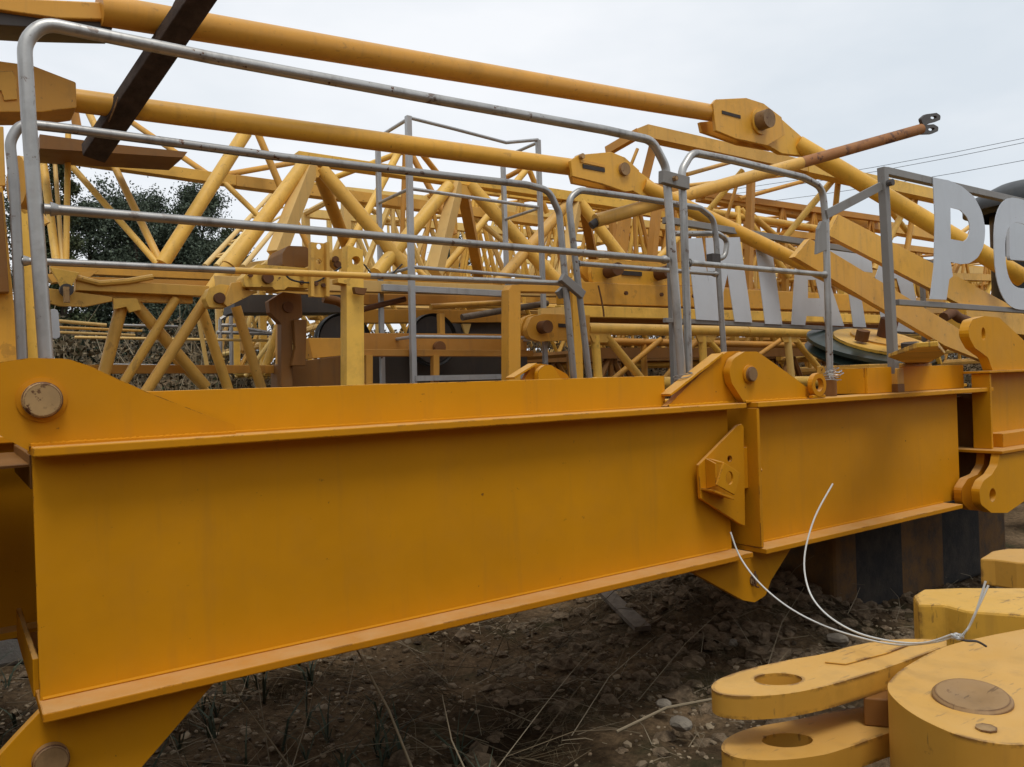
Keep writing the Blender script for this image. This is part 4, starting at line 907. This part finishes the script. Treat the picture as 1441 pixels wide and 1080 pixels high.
lattice('darkened lattice boom beyond the two flat bars', 9.5, 15.5, 7.4, 2.3, 1.2, 1.0, 8, .045, .028, Y_MID, radians(-1), .0, 33)
# ------------------------------------------------------------------ sheave stack and plates on the right deck
sh = thing('sheave_block', tuple(P(1220, 500, Y=4.0)), 'dark green sheave with yellow cover plate and rusty hub, right of the girder joint', 'sheave')
c = P(1225, 505, Y=3.9); tilt = Vector((-.10, -.34, 1)).normalized()
c.z -= .0
MB().lathe(c, tilt, [(.02, .0), (.52, .0), (.55, .03), (.47, .06), (.55, .10), (.55, .13), (.02, .13)], 40).build('rim', GREENST, sh, smooth=True)
pl_ = MB().disc(c+tilt*.135+Vector((.08, -.02, 0)), tilt, .40, .025, 36).build('cover_plate', Y_BLOCK, sh)
MB().disc(c+tilt*.162+Vector((.16, .02, 0)), tilt, .27, .035, 32).build('cover_disc', Y_BLOCK, pl_)
MB().disc(c+tilt*.20+Vector((.19, .02, 0)), tilt, .075, .16, 18).build('hub', RUSTY, sh, smooth=True)
MB().disc(c+tilt*.16+Vector((-.20, .0, 0)), tilt, .055, .09, 8).build('bolt', RUSTY, sh)
beam(sh, 'strap', c+tilt*.17+Vector((-.02, -.5, -.03)), c+tilt*.0+Vector((.02, -.58, -.07)), .05, .014, Y_BLOCK)
sp = thing('steel_plate', tuple(P(1300, 510, Y=3.3)), 'faded yellow crooked plate with dark stub lying right of the green sheave', 'plate')
MB().plate([P(x, y, Z=1.60) for x, y in [(1250, 503), (1275, 512), (1305, 512), (1330, 499), (1320, 488), (1290, 490)]], (0, 0, .012)).build('plate', Y_BLOCK, sp, .002)
MB().plate([P(x, y, Y=3.5) for x, y in [(1294, 489), (1315, 476), (1336, 490), (1325, 500), (1303, 512), (1296, 500)]], (0, .03, 0)).build('bent_plate', Y_BLOCK, sp, .003)
c = P(1282, 506, Y=3.3); MB().disc(c, (-.15, -.05, 1), .065, .13, 16).build('stub', DARKST, sp, smooth=True)
o = MB().box((5.0, 3.0, 1.5), (5.8, 3.4, 1.60)).build('steel_channel', Y_BLOCK, None, .006, base=(5.4, 3.2, 1.5)); tag(o, 'ochre channel lying on the tray beside the right end lug', 'channel')
o = MB().plate([P(x, y, Y=4.4) for x, y in [(1262, 463), (1308, 465), (1308, 472), (1262, 472)]], (0, .3, 0)).build('steel_plate', Y_PALE, None, .004, base=P(1285, 472, Y=4.4)); tag(o, 'pale yellow plate lying behind the sign post foot', 'plate')
o = MB().beam(P(1345, 447, Y=3.9), P(1500, 468, Y=3.9), .2, .22).build('box_bar', Y_TIE, None, .006, base=P(1400, 460, Y=3.9)); tag(o, 'yellow box bar right behind the top eye lug', 'bar')
o = MB().tube([P(1328, 447, Y=3.7), P(1340, 440, Y=3.7), P(1350, 448, Y=3.7), P(1362, 452, Y=3.7)], .045, 10, .03).build('shackle', RUSTY, None, smooth=True, base=P(1340, 450, Y=3.7)); tag(o, 'small rusty shackle beside the right eye lug', 'shackle')
# flat bracket column at the very left
cl = thing('steel_column', tuple(P(8, 510, Y=3.8)), 'yellow upright plate column at the left edge behind the end lug', 'column')
MB().plate([P(x, y, Y=3.75) for x, y in [(-120, 260), (4, 262), (28, 520), (-120, 520)]], (0, .15, 0)).build('plate', Y_TIE, cl, .005)
MB().plate([P(x, y, Y=3.70) for x, y in [(-120, 270), (3, 270), (13, 412), (-120, 414)]], (0, .045, 0)).build('cover_plate', Y_BROWN, cl, .004)
MB().plate([P(x, y, Y=3.9) for x, y in [(-60, 175), (5, 178), (8, 262), (-60, 262)]], (0, .1, 0)).build('plate', Y_OLD, cl, .004)
c = P(22, 260, Y=4.0); MB().disc((c.x, 3.95, c.z), (1, .3, 0), .11, .06, 20).build('boss', Y_OLD, cl, smooth=True)
tube(cl, 'brace', [P(38, 300, Y=4.6), P(50, 520, Y=4.6)], .045, Y_OLD, 10)
tube(cl, 'brace', [P(30, 285, Y=4.6), P(58, 320, Y=4.6)], .05, Y_OLD, 10)
o = MB().plate(fillet([P(x, y, Y=4.9) for x, y in [(70, 434), (82, 436), (85, 476), (72, 478)]], .02, 2, True), (0, .05, 0)).build('label_box', SIGNGREY, None, .003, base=P(78, 478, Y=4.9)); tag(o, 'small pale grey box hanging beside the left handrail post', 'box')
MB().plate([P(x, y, Y=3.76) for x, y in [(-120, 521), (28, 521), (40, 900), (-120, 900)]], (0, .14, 0)).build('plate', Y_BROWN, cl, .005)  # column plate continued downward, added to block light from behind
MB().box((-2.6, 3.7, 0), (-.25, 5.2, 2.5)).build('light_block_box', Y_BROWN, cl, .02)  # added box out of view, blocks light from the left rear
# bundle of thin bars and a rack behind low left lattice
for i, (p1, p2, w_, mt) in enumerate([((82, 452), (150, 458), 5, Y_PALE), ((82, 461), (200, 466), 4, Y_OLD), ((84, 468), (190, 472), 4, Y_PALE), ((170, 458), (250, 460), 4, GALV), ((150, 513), (255, 515), 3, GALV)]):
    pole(['pale yellow bar, topmost of the thin bars behind the left lattice', 'yellow thin bar, second of those behind the left lattice', 'pale thin bar, third of those behind the left lattice', 'grey thin pipe behind the left lattice crossing braces', 'grey thin pipe low among the weeds at left'][i], p1, p2, 6.9, 6.9, w_, mt)
rk = thing('pipe_rack', tuple(P(320, 520, Y=7.2)), 'small grey pipe rack among weeds behind the low left lattice', 'rack')
for p1, p2 in (((310, 450), (310, 520)), ((325, 445), (326, 520)), ((310, 450), (325, 440)), ((325, 440), (330, 446)), ((305, 468), (385, 470)), ((340, 462), (386, 470)), ((310, 458), (340, 458))):
    tube(rk, 'pipe', [P(*p1, Y=7.2), P(*p2, Y=7.2)], .018, GALV, 6)

# ------------------------------------------------------------------ concrete blocks
cb = thing('concrete_block', (5.9, 3.2, 0), 'concrete ballast block with yellow and black stripes under the right end', 'block')
MB().box((4.55, 3.02, -.05), (6.9, 4.1, .56)).build('block', HAZ, cb, .03)
MB().box((4.57, 3.04, .5605), (6.88, 4.08, .572)).build('crumbled_top', CONC, cb, .004)
cb2 = MB().box((3.9, 4.3, -.05), (6.0, 5.3, .62)).build('concrete_block', CONC, None, .03, base=(5, 4.8, 0)); tag(cb2, 'plain concrete block added as a light blocker behind the striped one', 'block')  # occluder added to keep the ground under the girder dark
for i in range(4):
    x = -1.6+i*1.75
    o = MB().box((x, 5.6+.1*(i % 2), -.05), (x+1.6, 6.5, .75)).build('concrete_block', CONC, None, .03, base=(x+.8, 6, 0))  # added blocks stop light coming in under the girder from behind
    tag(o, ['leftmost', 'second', 'third', 'fourth'][i] + ' added light-blocking concrete block under the stacked lattice, counted from the left', 'block', 'added light-blocking blocks under the stack')

# ------------------------------------------------------------------ thick pendant heads in the right foreground
def zplate(pts, Z, th, holes=()):
    return MB().plate([P(x, y, Z=Z) for x, y in pts], (0, 0, -th), [[P(x, y, Z=Z) for x, y in h] for h in holes])
fgk = thing('clevis_bar', tuple(P(1150, 1000, Z=.7)), 'thick yellow clevis of two flat arms with round holes in the right foreground', 'clevis')
pts = [(1001, 967), (1004, 961), (1012, 956), (1048, 943), (1104, 930), (1161, 920), (1201, 909), (1258, 900), (1332, 900), (1332, 909), (1248, 940), (1180, 961), (1134, 972), (1094, 978), (1044, 980), (1010, 976)]
MB().plate(curve([P(x, y, Z=.90) for x, y in [(1332, 909), (1248, 940), (1180, 961), (1134, 972), (1094, 978), (1044, 980), (1012, 976), (1001, 967), (1012, 956), (1048, 943), (1104, 930), (1161, 920), (1201, 909), (1258, 900), (1332, 900)]], 5), (0, 0, -.048), [[P(x, y, Z=.90) for x, y in ell(1095, 956, 34, 8.5, 36)]]).build('arm', Y_BLOCK, fgk, .004, smooth=True)
zplate([(1160, 931), (1225, 908), (1290, 903), (1250, 918), (1190, 934)], .9045, .004).build('raised_pad', Y_BLOCK, fgk, .002)
pts = [(1015, 1048), (1022, 1038), (1060, 1024), (1125, 1012), (1190, 998), (1300, 985), (1300, 1015), (1250, 1032), (1185, 1055), (1150, 1064), (1090, 1070), (1040, 1068), (1018, 1060)]
MB().plate(curve([P(x, y, Z=.79) for x, y in [(1300, 1015), (1250, 1032), (1185, 1055), (1150, 1064), (1095, 1070), (1045, 1068), (1018, 1058), (1017, 1046), (1030, 1035), (1060, 1024), (1125, 1012), (1190, 998), (1300, 985)]], 5), (0, 0, -.05), [[P(x, y, Z=.79) for x, y in ell(1108, 1042, 36, 10, 36)]]).build('arm', Y_BLOCK, fgk, .004, smooth=True)
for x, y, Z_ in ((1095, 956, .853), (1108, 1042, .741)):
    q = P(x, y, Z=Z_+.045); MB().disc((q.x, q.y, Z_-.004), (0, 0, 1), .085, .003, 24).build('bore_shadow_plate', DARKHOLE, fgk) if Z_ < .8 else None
zplate([(1215, 968), (1262, 956), (1300, 956), (1300, 972), (1250, 985), (1215, 982)], .851, .060).build('gap_shade', Y_BROWN, fgk, .003)  # dark block standing in for the shaded gap between the arms
fb = thing('pendant_block', tuple(P(1370, 1000, Z=.6)), 'big round-ended yellow block with a worn flat pin at the lower right corner', 'block')
arc = curve([P(x, y, Z=.905) for x, y in [(1400, 893), (1330, 910), (1275, 938), (1253, 957), (1249, 968), (1255, 980), (1275, 998), (1305, 1016), (1350, 1035), (1400, 1046), (1441, 1048), (1490, 1042)]], 6)
bk = MB().plate(arc+[P(1560, 1010, Z=.905), P(1480, 878, Z=.905)], (0, 0, -.17)).build('block', Y_BLOCK, fb, .006, smooth=True)
c = P(1368, 985, Z=.906); n_ = Vector((-.10, -.05, 1)).normalized()
MB().lathe(c-n_*.002, n_, [(.070, 0), (.070, .008), (.064, .014), (.03, .015), (.026, .012), (.0005, .012)], 32).build('pin', PINM, fb, smooth=True)
q = P(1388, 1026, Z=.906); MB().disc(q, (0, 0, 1), .018, .003, 8).build('spot_weld', PINM, fb)
q = P(1284, 1042, Z=.80); 
o = zplate([(1285, 838), (1300, 829), (1350, 827), (1480, 827), (1480, 868), (1360, 859), (1330, 851), (1292, 850)], .90, .13).build('chipped_block', Y_BLOCK, None, .008, base=P(1350, 850, Z=.77)); tag(o, 'chipped yellow block with ragged rusty edge behind the wire knot', 'block')
o = zplate([(1379, 786), (1395, 776), (1420, 772), (1480, 772), (1480, 795), (1430, 791), (1400, 787)], .93, .09).build('steel_slab', Y_BLOCK, None, .006, base=P(1430, 790, Z=.84)); tag(o, 'smaller yellow slab farthest back in the right foreground pile', 'slab')
o = MB().box((1.15, -.35, .0), (2.9, .72, .70)).build('steel_crib', Y_BROWN, None, .01, base=(2, .2, 0)); tag(o, 'grimy steel crib carrying the foreground clevis pile', 'crib')
q = P(1330, 851, Z=.77); o = MB().box((q.x+.08, q.y-.75, .0), (q.x+.9, q.y-.02, .765)).build('steel_crib', DARKST, None, .01, base=(q.x+.4, q.y-.3, 0)); tag(o, 'dark steel crib under the back slabs of the foreground pile', 'crib')

# added unseen stacks behind and left of the camera, blocking low sky light
for i, (x0, x1, y0, h) in enumerate(((-7.5, -2.6, -3.2, 3.1), (-2.3, 2.6, -3.4, 3.0), (3.0, 8.0, -3.5, 3.2), (8.4, 13, -3.4, 3.0))):
    o = thing('shade_stack', ((x0+x1)/2, y0, 0), ['first', 'second', 'third', 'fourth'][i] + ' added light-blocking stack of yellow girders behind the camera, counted from the left end', 'added light blocker', 'added shade stacks out of view')
    for k in range(4):
        z0 = h/4*k
        MB().box((x0+.1*(k % 2), y0, z0+.03), (x1-.15*(k % 3), y0+.05, z0+h/4-.03)).build('web', Y_BROWN, o)
        for zz in (z0, z0+h/4-.029): MB().box((x0+.1*(k % 2), y0-.25, zz), (x1-.15*(k % 3), y0+.3, zz+.028)).build('flange', Y_GIRD, o)
o = thing('shade_stack', (-2.4, 1.2, 0), 'added light-blocking stack of yellow girders left of the camera, out of view', 'added light blocker', 'added shade stacks out of view')
for k in range(3): MB().box((-3.4+.05*k, -.5, .75*k), (-1.9-.05*k, 3.4, .75*k+.73)).build('shade_box', Y_BROWN, o, .01)
# white wires
wr = thing('white_wire', tuple(P(1345, 902, Z=.91)), 'long white wire with two free curling ends knotted on the foreground clevis', 'wire')
knot = P(1347, 896, d=1.62)
a_ = [P(x, y, d=d_) for x, y, d_ in [(1172, 681, 2.15), (1146, 730, 2.13), (1132, 785, 2.1), (1138, 830, 2.05), (1160, 862, 1.95), (1200, 888, 1.85), (1250, 902, 1.76), (1300, 905, 1.68), (1340, 893, 1.62)]]
tube(wr, 'wire_strand', curve(a_), .0022, WIREM, 8)
a_ = [P(x, y, d=d_) for x, y, d_ in [(1028, 749, 2.2), (1042, 785, 2.18), (1070, 822, 2.12), (1110, 855, 2.05), (1160, 881, 1.95), (1220, 900, 1.84), (1270, 908, 1.74), (1320, 903, 1.65), (1344, 894, 1.62)]]
tube(wr, 'wire_strand', curve(a_), .0022, WIREM, 8)
for e in ((1387, 818), (1391, 824)):
    a_ = [P(x, y, d=d_) for x, y, d_ in [(1350, 897, 1.61), (1362, 885, 1.61), (1374, 860, 1.6), (e[0], e[1], 1.6)]]
    tube(wr, 'wire_strand', curve(a_), .0022, WIREM, 8)
tube(wr, 'knot', [knot+Vector((.016*cos(t*1.9), .014*sin(t*1.9), .004*sin(t*3))) for t in range(14)], .003, GALV, 6, .01)
a_ = [P(x, y, d=1.62) for x, y in [(1348, 899), (1360, 902), (1375, 903), (1388, 910)]]; tube(wr, 'wire_strand', curve(a_), .0025, DARKST, 6)

# ------------------------------------------------------------------ litter on the ground
def stick(lab, p1, z1, p2, d2, r, name='dry_stalk'):
    a = P(*p1, Z=z1); b = P(*p2, d=d2); 
    m_ = (a+b)/2+Vector((random.uniform(-.02, .02), 0, random.uniform(-.02, .02)))
    o = MB().tube([a, m_, b], r, 6, r2=r*.5).build(name, STRAW, None, smooth=True, base=a); tag(o, lab, 'stalk', 'dry stalks under the girder')
stick('longest pale dry stalk leaning up to the bottom flange', (585, 1095), .05, (499, 908), 2.78, .006)
stick('dry stalk leaning at the lower left beside the lower lug', (415, 1090), .05, (320, 960), 2.72, .004)
stick('short greenish stalk right of the longest one', (662, 1100), .05, (622, 978), 3.1, .004)
a, b = P(868, 1030, Z=.08), P(1003, 984, Z=.10); o = MB().tube([a, (a+b)/2+Vector((0, 0, .03)), b], .006, 6).build('dry_stick', STRAW, None, smooth=True, base=a); tag(o, 'pale straight stick lying on the soil left of the clevis', 'stick')
a, b = P(848, 830, Z=.12), P(905, 885, Z=.10); o = MB().beam(a, b, .10, .03).build('plank', WOOD2, None, .003, base=a); tag(o, 'short weathered plank under the girder', 'plank')
# stones, twigs, weeds: too many to count
rng = random.Random(11)
CLOD = simple('soil_clod', (.31, .225, .14), .95, 22, .6, bump=.9)
def scatter(n, fx): 
    mb = MB()
    for _ in range(n): fx(mb)
    return mb
def vis_pt():
    while True:
        x = rng.uniform(.1, 7); y = rng.uniform(2.0, 6.5)
        v = Vector((x, y, 0)); d = dep(v)
        if d < 1: continue
        u = (v-CAMPOS).dot(RV)/d*FPX
        if abs(u) < 780: return x, y
ICO = None
def stone(mb):
    global ICO
    if ICO is None:
        bm = bmesh.new(); bmesh.ops.create_icosphere(bm, subdivisions=1, radius=1); ICO = ([v.co.copy() for v in bm.verts], [tuple(v.index for v in f.verts) for f in bm.faces]); bm.free()
    x, y = vis_pt()
    if mnoise.noise(Vector((x*1.3, y*1.3, 6.6))) < rng.uniform(-.35, .15): return
    s = rng.choice([.004, .005, .006, .008, .009, .012, .018])*rng.uniform(.7, 1.4); z = gz(x, y)
    k = Vector((rng.uniform(.7, 1.4), rng.uniform(.7, 1.4), rng.uniform(.4, .8))); rm = Matrix.Rotation(rng.uniform(0, 6.3), 3, 'Z') @ Matrix.Rotation(rng.uniform(-.5, .5), 3, 'X')
    mb._add([Vector((x, y, z+s*.15)) + rm @ Vector((v.x*k.x, v.y*k.y, v.z*k.z))*s*rng.uniform(.72, 1.2) for v in ICO[0]], ICO[1])
o = scatter(15000, stone).build('gravel', STONE, None); tag(o, 'loose stones and crumbs on the soil', 'gravel', kind='stuff')
bmi = bmesh.new(); bmesh.ops.create_icosphere(bmi, subdivisions=2, radius=1); IC2 = ([v.co.copy() for v in bmi.verts], [tuple(v.index for v in f.verts) for f in bmi.faces]); bmi.free()
def clod(mb):
    if rng.random() < .55: x = rng.gauss(4.0, .75); y = rng.gauss(3.35, .5)
    else: x, y = vis_pt()
    s = rng.choice([.012, .016, .022, .03, .045])*rng.uniform(.7, 1.3); z = gz(x, y); o_ = Vector((rng.uniform(0, 50), rng.uniform(0, 50), 0)); k = Vector((rng.uniform(.8, 1.5), rng.uniform(.8, 1.5), rng.uniform(.5, .8)))
    mb._add([Vector((x, y, z+s*.1))+Vector((v.x*k.x, v.y*k.y, v.z*k.z))*s*(1+.55*mnoise.noise(v*1.6+o_)+.2*mnoise.noise(v*4+o_)) for v in IC2[0]], IC2[1])
o = scatter(1500, clod).build('soil_clods', CLOD, None); tag(o, 'crumbly soil clods heaped by the joint', 'clods', kind='stuff')
def mat_(mb):
    x, y = vis_pt(); x = rng.uniform(.4, 4.6); y = rng.uniform(2.6, 4.2)
    a0 = rng.uniform(0, 6.28)
    for k in range(26):
        a = a0+rng.gauss(0, .6); l = rng.uniform(.06, .22); p = Vector((x+rng.gauss(0, .06), y+rng.gauss(0, .06), 0)); p.z = gz(p.x, p.y)+.004
        m1 = p+Vector((cos(a), sin(a), .35))*l*.5; q = p+Vector((cos(a+.5), sin(a+.5), .0))*l; q.z = gz(q.x, q.y)+rng.uniform(.0, .03)
        mb.tube([p, m1, q], .0014, 3, r2=.0006, cap=False)
o = scatter(95, mat_).build('dead_grass', DRY, None); tag(o, 'matted dead grass and roots on the soil', 'grass', kind='stuff')
def twig(mb):
    x, y = vis_pt(); z = gz(x, y); l = rng.uniform(.06, .35); a = rng.uniform(0, 6.28); e = rng.uniform(-.05, .5)
    p = Vector((x, y, z+.006)); q = p+Vector((cos(a), sin(a), e))*l; mm = (p+q)/2+Vector((rng.uniform(-1, 1), rng.uniform(-1, 1), rng.uniform(0, 1)))*l*.12
    r = rng.uniform(.0012, .003); mb.tube([p, mm, q], r, 3, r2=r*.4, cap=False)
o = scatter(1100, twig).build('twigs', STRAW, None); tag(o, 'dry twigs and straw on the soil', 'twigs', kind='stuff')
def longstalk(mb):
    x = rng.uniform(.0, 4.2); y = rng.uniform(2.7, 4.6); z = gz(x, y); l = rng.uniform(.3, .9); a = rng.uniform(0, 6.28); e = rng.uniform(.05, .8)
    p = Vector((x, y, z)); q = p+Vector((cos(a), sin(a), e))*l
    if q.y < 2.66 and q.z > .6: return
    mb.tube([p, (p+q)/2+Vector((rng.uniform(-.05, .05), 0, .04)), q], .0028, 4, r2=.0012, cap=False)
o = scatter(95, longstalk).build('dry_stalks', STRAW, None); tag(o, 'long dry grass stalks fallen under the girder', 'stalks', kind='stuff')
def weed(mb):
    x = rng.uniform(-1.0, 1.5)+.5*rng.random()**2; y = rng.uniform(2.6, 5.5); z = gz(x, y)
    for k in range(5):
        l = rng.uniform(.08, .26); a = rng.uniform(0, 6.28); p = Vector((x, y, z)); wv = Vector((-sin(a), cos(a), 0))*rng.uniform(.003, .008)
        m1 = p+Vector((cos(a)*.3, sin(a)*.3, .8))*l*.6; q = p+Vector((cos(a)*.9, sin(a)*.9, .9))*l
        mb._add([p-wv, p+wv, m1+wv*.8, m1-wv*.8, q], [(0, 1, 2, 3), (3, 2, 4)])
o = scatter(150, weed).build('weeds', LEAF, None); tag(o, 'low weeds growing in the shade under the girder', 'weeds', kind='stuff')
for i, (x, y, s) in enumerate([(958, 1018, .05), (935, 990, .035), (1050, 888, .05), (1180, 900, .06), (1030, 905, .04)]):
    p = P(x, y, Z=.05); mb = MB(); bm = bmesh.new(); bmesh.ops.create_icosphere(bm, subdivisions=2, radius=s)
    for v in bm.verts: v.co *= 1+.35*mnoise.noise(v.co*18+Vector((i*7, 0, 0))); v.co.z *= .6
    mb.v = [v.co+p for v in bm.verts]; mb.f = [tuple(v.index for v in f.verts) for f in bm.faces]; bm.free()
    o = mb.build('stone', STONE2, None, smooth=False, base=p); tag(o, ['pale stone lying beside the straight stick', 'small pale stone a little behind the straight stick', 'grey stone on the slope of the spoil heap', 'stone between the spoil heap and the clevis', 'stone at the foot of the spoil heap, nearest the girder'][i], 'stone', 'larger stones')

# ------------------------------------------------------------------ undergrowth, trees
def leaves(n, fpos, smin, smax, mat, name, parent=None, base=None):
    vs = []; fs = []
    for i in range(n):
        p = fpos(); s = rng.uniform(smin, smax)
        a = Vector((rng.gauss(0, 1), rng.gauss(0, 1), rng.gauss(0, 1))).normalized(); b = a.cross(Vector((rng.gauss(0, 1), rng.gauss(0, 1), rng.gauss(0, 1)))).normalized()
        o_ = len(vs); vs += [p-a*s, p+b*s*.5, p+a*s, p-b*s*.5]; fs.append((o_, o_+1, o_+2, o_+3))
    mb = MB(); mb.v = vs; mb.f = fs
    return mb.build(name, mat, parent, base=base)
def bank():
    x = rng.uniform(-3, 26); y = 8.6+rng.uniform(0, 4)
    h = .75+.4*mnoise.noise(Vector((x*.7, y*.4, 4)))
    return Vector((x, y, gz(x, y)+rng.uniform(0, 1)**1.2*h))
o = leaves(70000, bank, .018, .05, DRY, 'undergrowth'); tag(o, 'brown dry undergrowth on the bank behind the stacked steel', 'undergrowth', kind='stuff')
def bank2():
    x = rng.uniform(-2.5, 8); y = 8.0+rng.uniform(0, 1.6); return Vector((x, y, gz(x, y)+rng.uniform(0, .9)*(.6+.6*mnoise.noise(Vector((x*1.4, y, 2))))))
o = leaves(24000, bank2, .012, .04, LEAF2, 'green_weeds'); tag(o, 'tangled green weeds showing through the low left lattice', 'weeds', kind='stuff')
def stem(mb):
    x = rng.uniform(-2.5, 14); y = 8.0+rng.uniform(0, 2); z = gz(x, y); l = rng.uniform(.4, 1.3); a = rng.uniform(0, 6.28)
    mb.tube([(x, y, z), (x+cos(a)*l*.1, y, z+l*.6), (x+cos(a)*l*.35, y+sin(a)*.2, z+l)], .006, 3, r2=.002, cap=False)
o = scatter(900, stem).build('dry_stems', STRAW, None); tag(o, 'dry upright stems on the bank', 'stems', kind='stuff')

def tree(lab, x, y, h, rad, mat, n, seed):
    rr = random.Random(seed); z0 = gz(x, y)
    t = thing('tree', (x, y, z0), lab, 'tree', 'trees behind the yard')
    tr = MB(); top = Vector((x+rr.uniform(-.4, .4), y, h*.86)); tr.tube([(x, y, z0-.2), (x+.1, y, h*.45), top], .15, 8, r2=.03)
    cl_ = []
    for k in range(80):
        u = 1-rr.random()**.9*.86; a = rr.uniform(0, 6.28); R_ = rad*min(1, (1.04-u)/.42)**.6*rr.uniform(.15, 1.0)
        c_ = Vector((x+cos(a)*R_, y+sin(a)*R_, h*u)); cl_.append((c_, rad*rr.uniform(.15, .34)))
        if k < 18:
            s_ = Vector((x, y, max(z0+.5, h*(u-.2)))); tr.tube([s_, (s_+c_)/2+Vector((0, 0, .1)), c_], .045, 5, r2=.012)
    tr.build('trunk', BARK, t, smooth=True)
    def f():
        c_, r_ = rr.choice(cl_)
        v = Vector((rr.gauss(0, .55), rr.gauss(0, .55), rr.gauss(0, .5)))*r_
        return c_+v
    leaves(n, f, .032, .075, mat, 'crown', t)
for i, (px_, py_, d_, w_) in enumerate([(78, 225, 24, 60), (165, 262, 30, 105), (210, 282, 33, 80), (278, 270, 30, 95), (125, 296, 28, 90), (238, 318, 31, 90), (322, 328, 34, 60), (640, 335, 30, 70), (30, 250, 27, 80), (310, 345, 27, 90), (190, 300, 28, 90), (250, 296, 29, 80)]):
    tp = P(px_, py_, d=d_)
    tree(['tall thin tree at far left behind the handrail post', 'broad dark tree, tallest left of centre under the tie bars', 'dark tree second from right in the left grove', 'rounded dark tree with clear outline at the right of the left grove', 'lower dark tree at the left of the grove', 'low tree filling the gap in the left grove', 'small pale tree top right of the left grove', 'tree top just showing behind the winch frame', 'tree hidden behind the left edge column', 'low tree under the V braces right of the grove', 'tree in the middle of the left grove, before the tallest', 'tree between the two tallest of the left grove'][i],
         tp.x, tp.y, tp.z+.1, px2m(w_, tp)*.66, LEAF2 if i in (0, 6) else LEAF, 12000 if i in (7, 8) else 36000, 40+i)

o = MB().plate(fillet([P(x, y, Y=3.2) for x, y in [(1421, 312), (1500, 308), (1500, 372), (1421, 366)]], .03, 3, True), (0, .03, 0)).build('grey_cabinet', SIGNGREY, None, .006, base=P(1440, 366, Y=3.2)); tag(o, 'dirty grey cabinet seen through the letter O', 'cabinet')
# ------------------------------------------------------------------ dark tank and power lines
tk = thing('steel_tank', tuple(P(1430, 500, d=9.5)), 'dark domed steel tank behind the letter sign at the right edge', 'tank')
c = P(1455, 290, d=9.5); R_ = px2m(88, c)
MB().lathe((c.x, c.y, c.z), (0, 0, 1), [(.01, .30), (R_*.5, .26), (R_*.9, .12), (R_, .02), (R_, -.05), (R_*.9, -.06), (R_*.86, -.1)], 40).build('dome', BLACKST, tk, smooth=True)
MB().lathe((c.x, c.y, c.z), (0, 0, 1), [(R_*.62, -.08), (R_*.62, -1.7), (R_*.6, -3.0)], 32).build('shell', BLACKST, tk, smooth=True)
for i, (p1, p2) in enumerate([((1000, 270), (1500, 190)), ((1010, 275), (1500, 196)), ((1020, 290), (1500, 222))]):
    a, b = P(*p1, d=46), P(*p2, d=34); b = b+(b-a)*.6; a = a-(b-a)*.6
    pts = [a.lerp(b, t/12)-Vector((0, 0, 1.2*4*(t/12)*(1-t/12)-1.2*.9)) for t in range(13)]
    o = MB().tube(pts, .012, 5).build('power_line', CABLE, None, base=pts[6]); tag(o, ['topmost', 'middle', 'lowest'][i] + ' thin power line in the sky at upper right', 'cable', 'power lines')

# clean helper data
for o in bpy.data.objects:
    if '_org' in o: del o['_org']
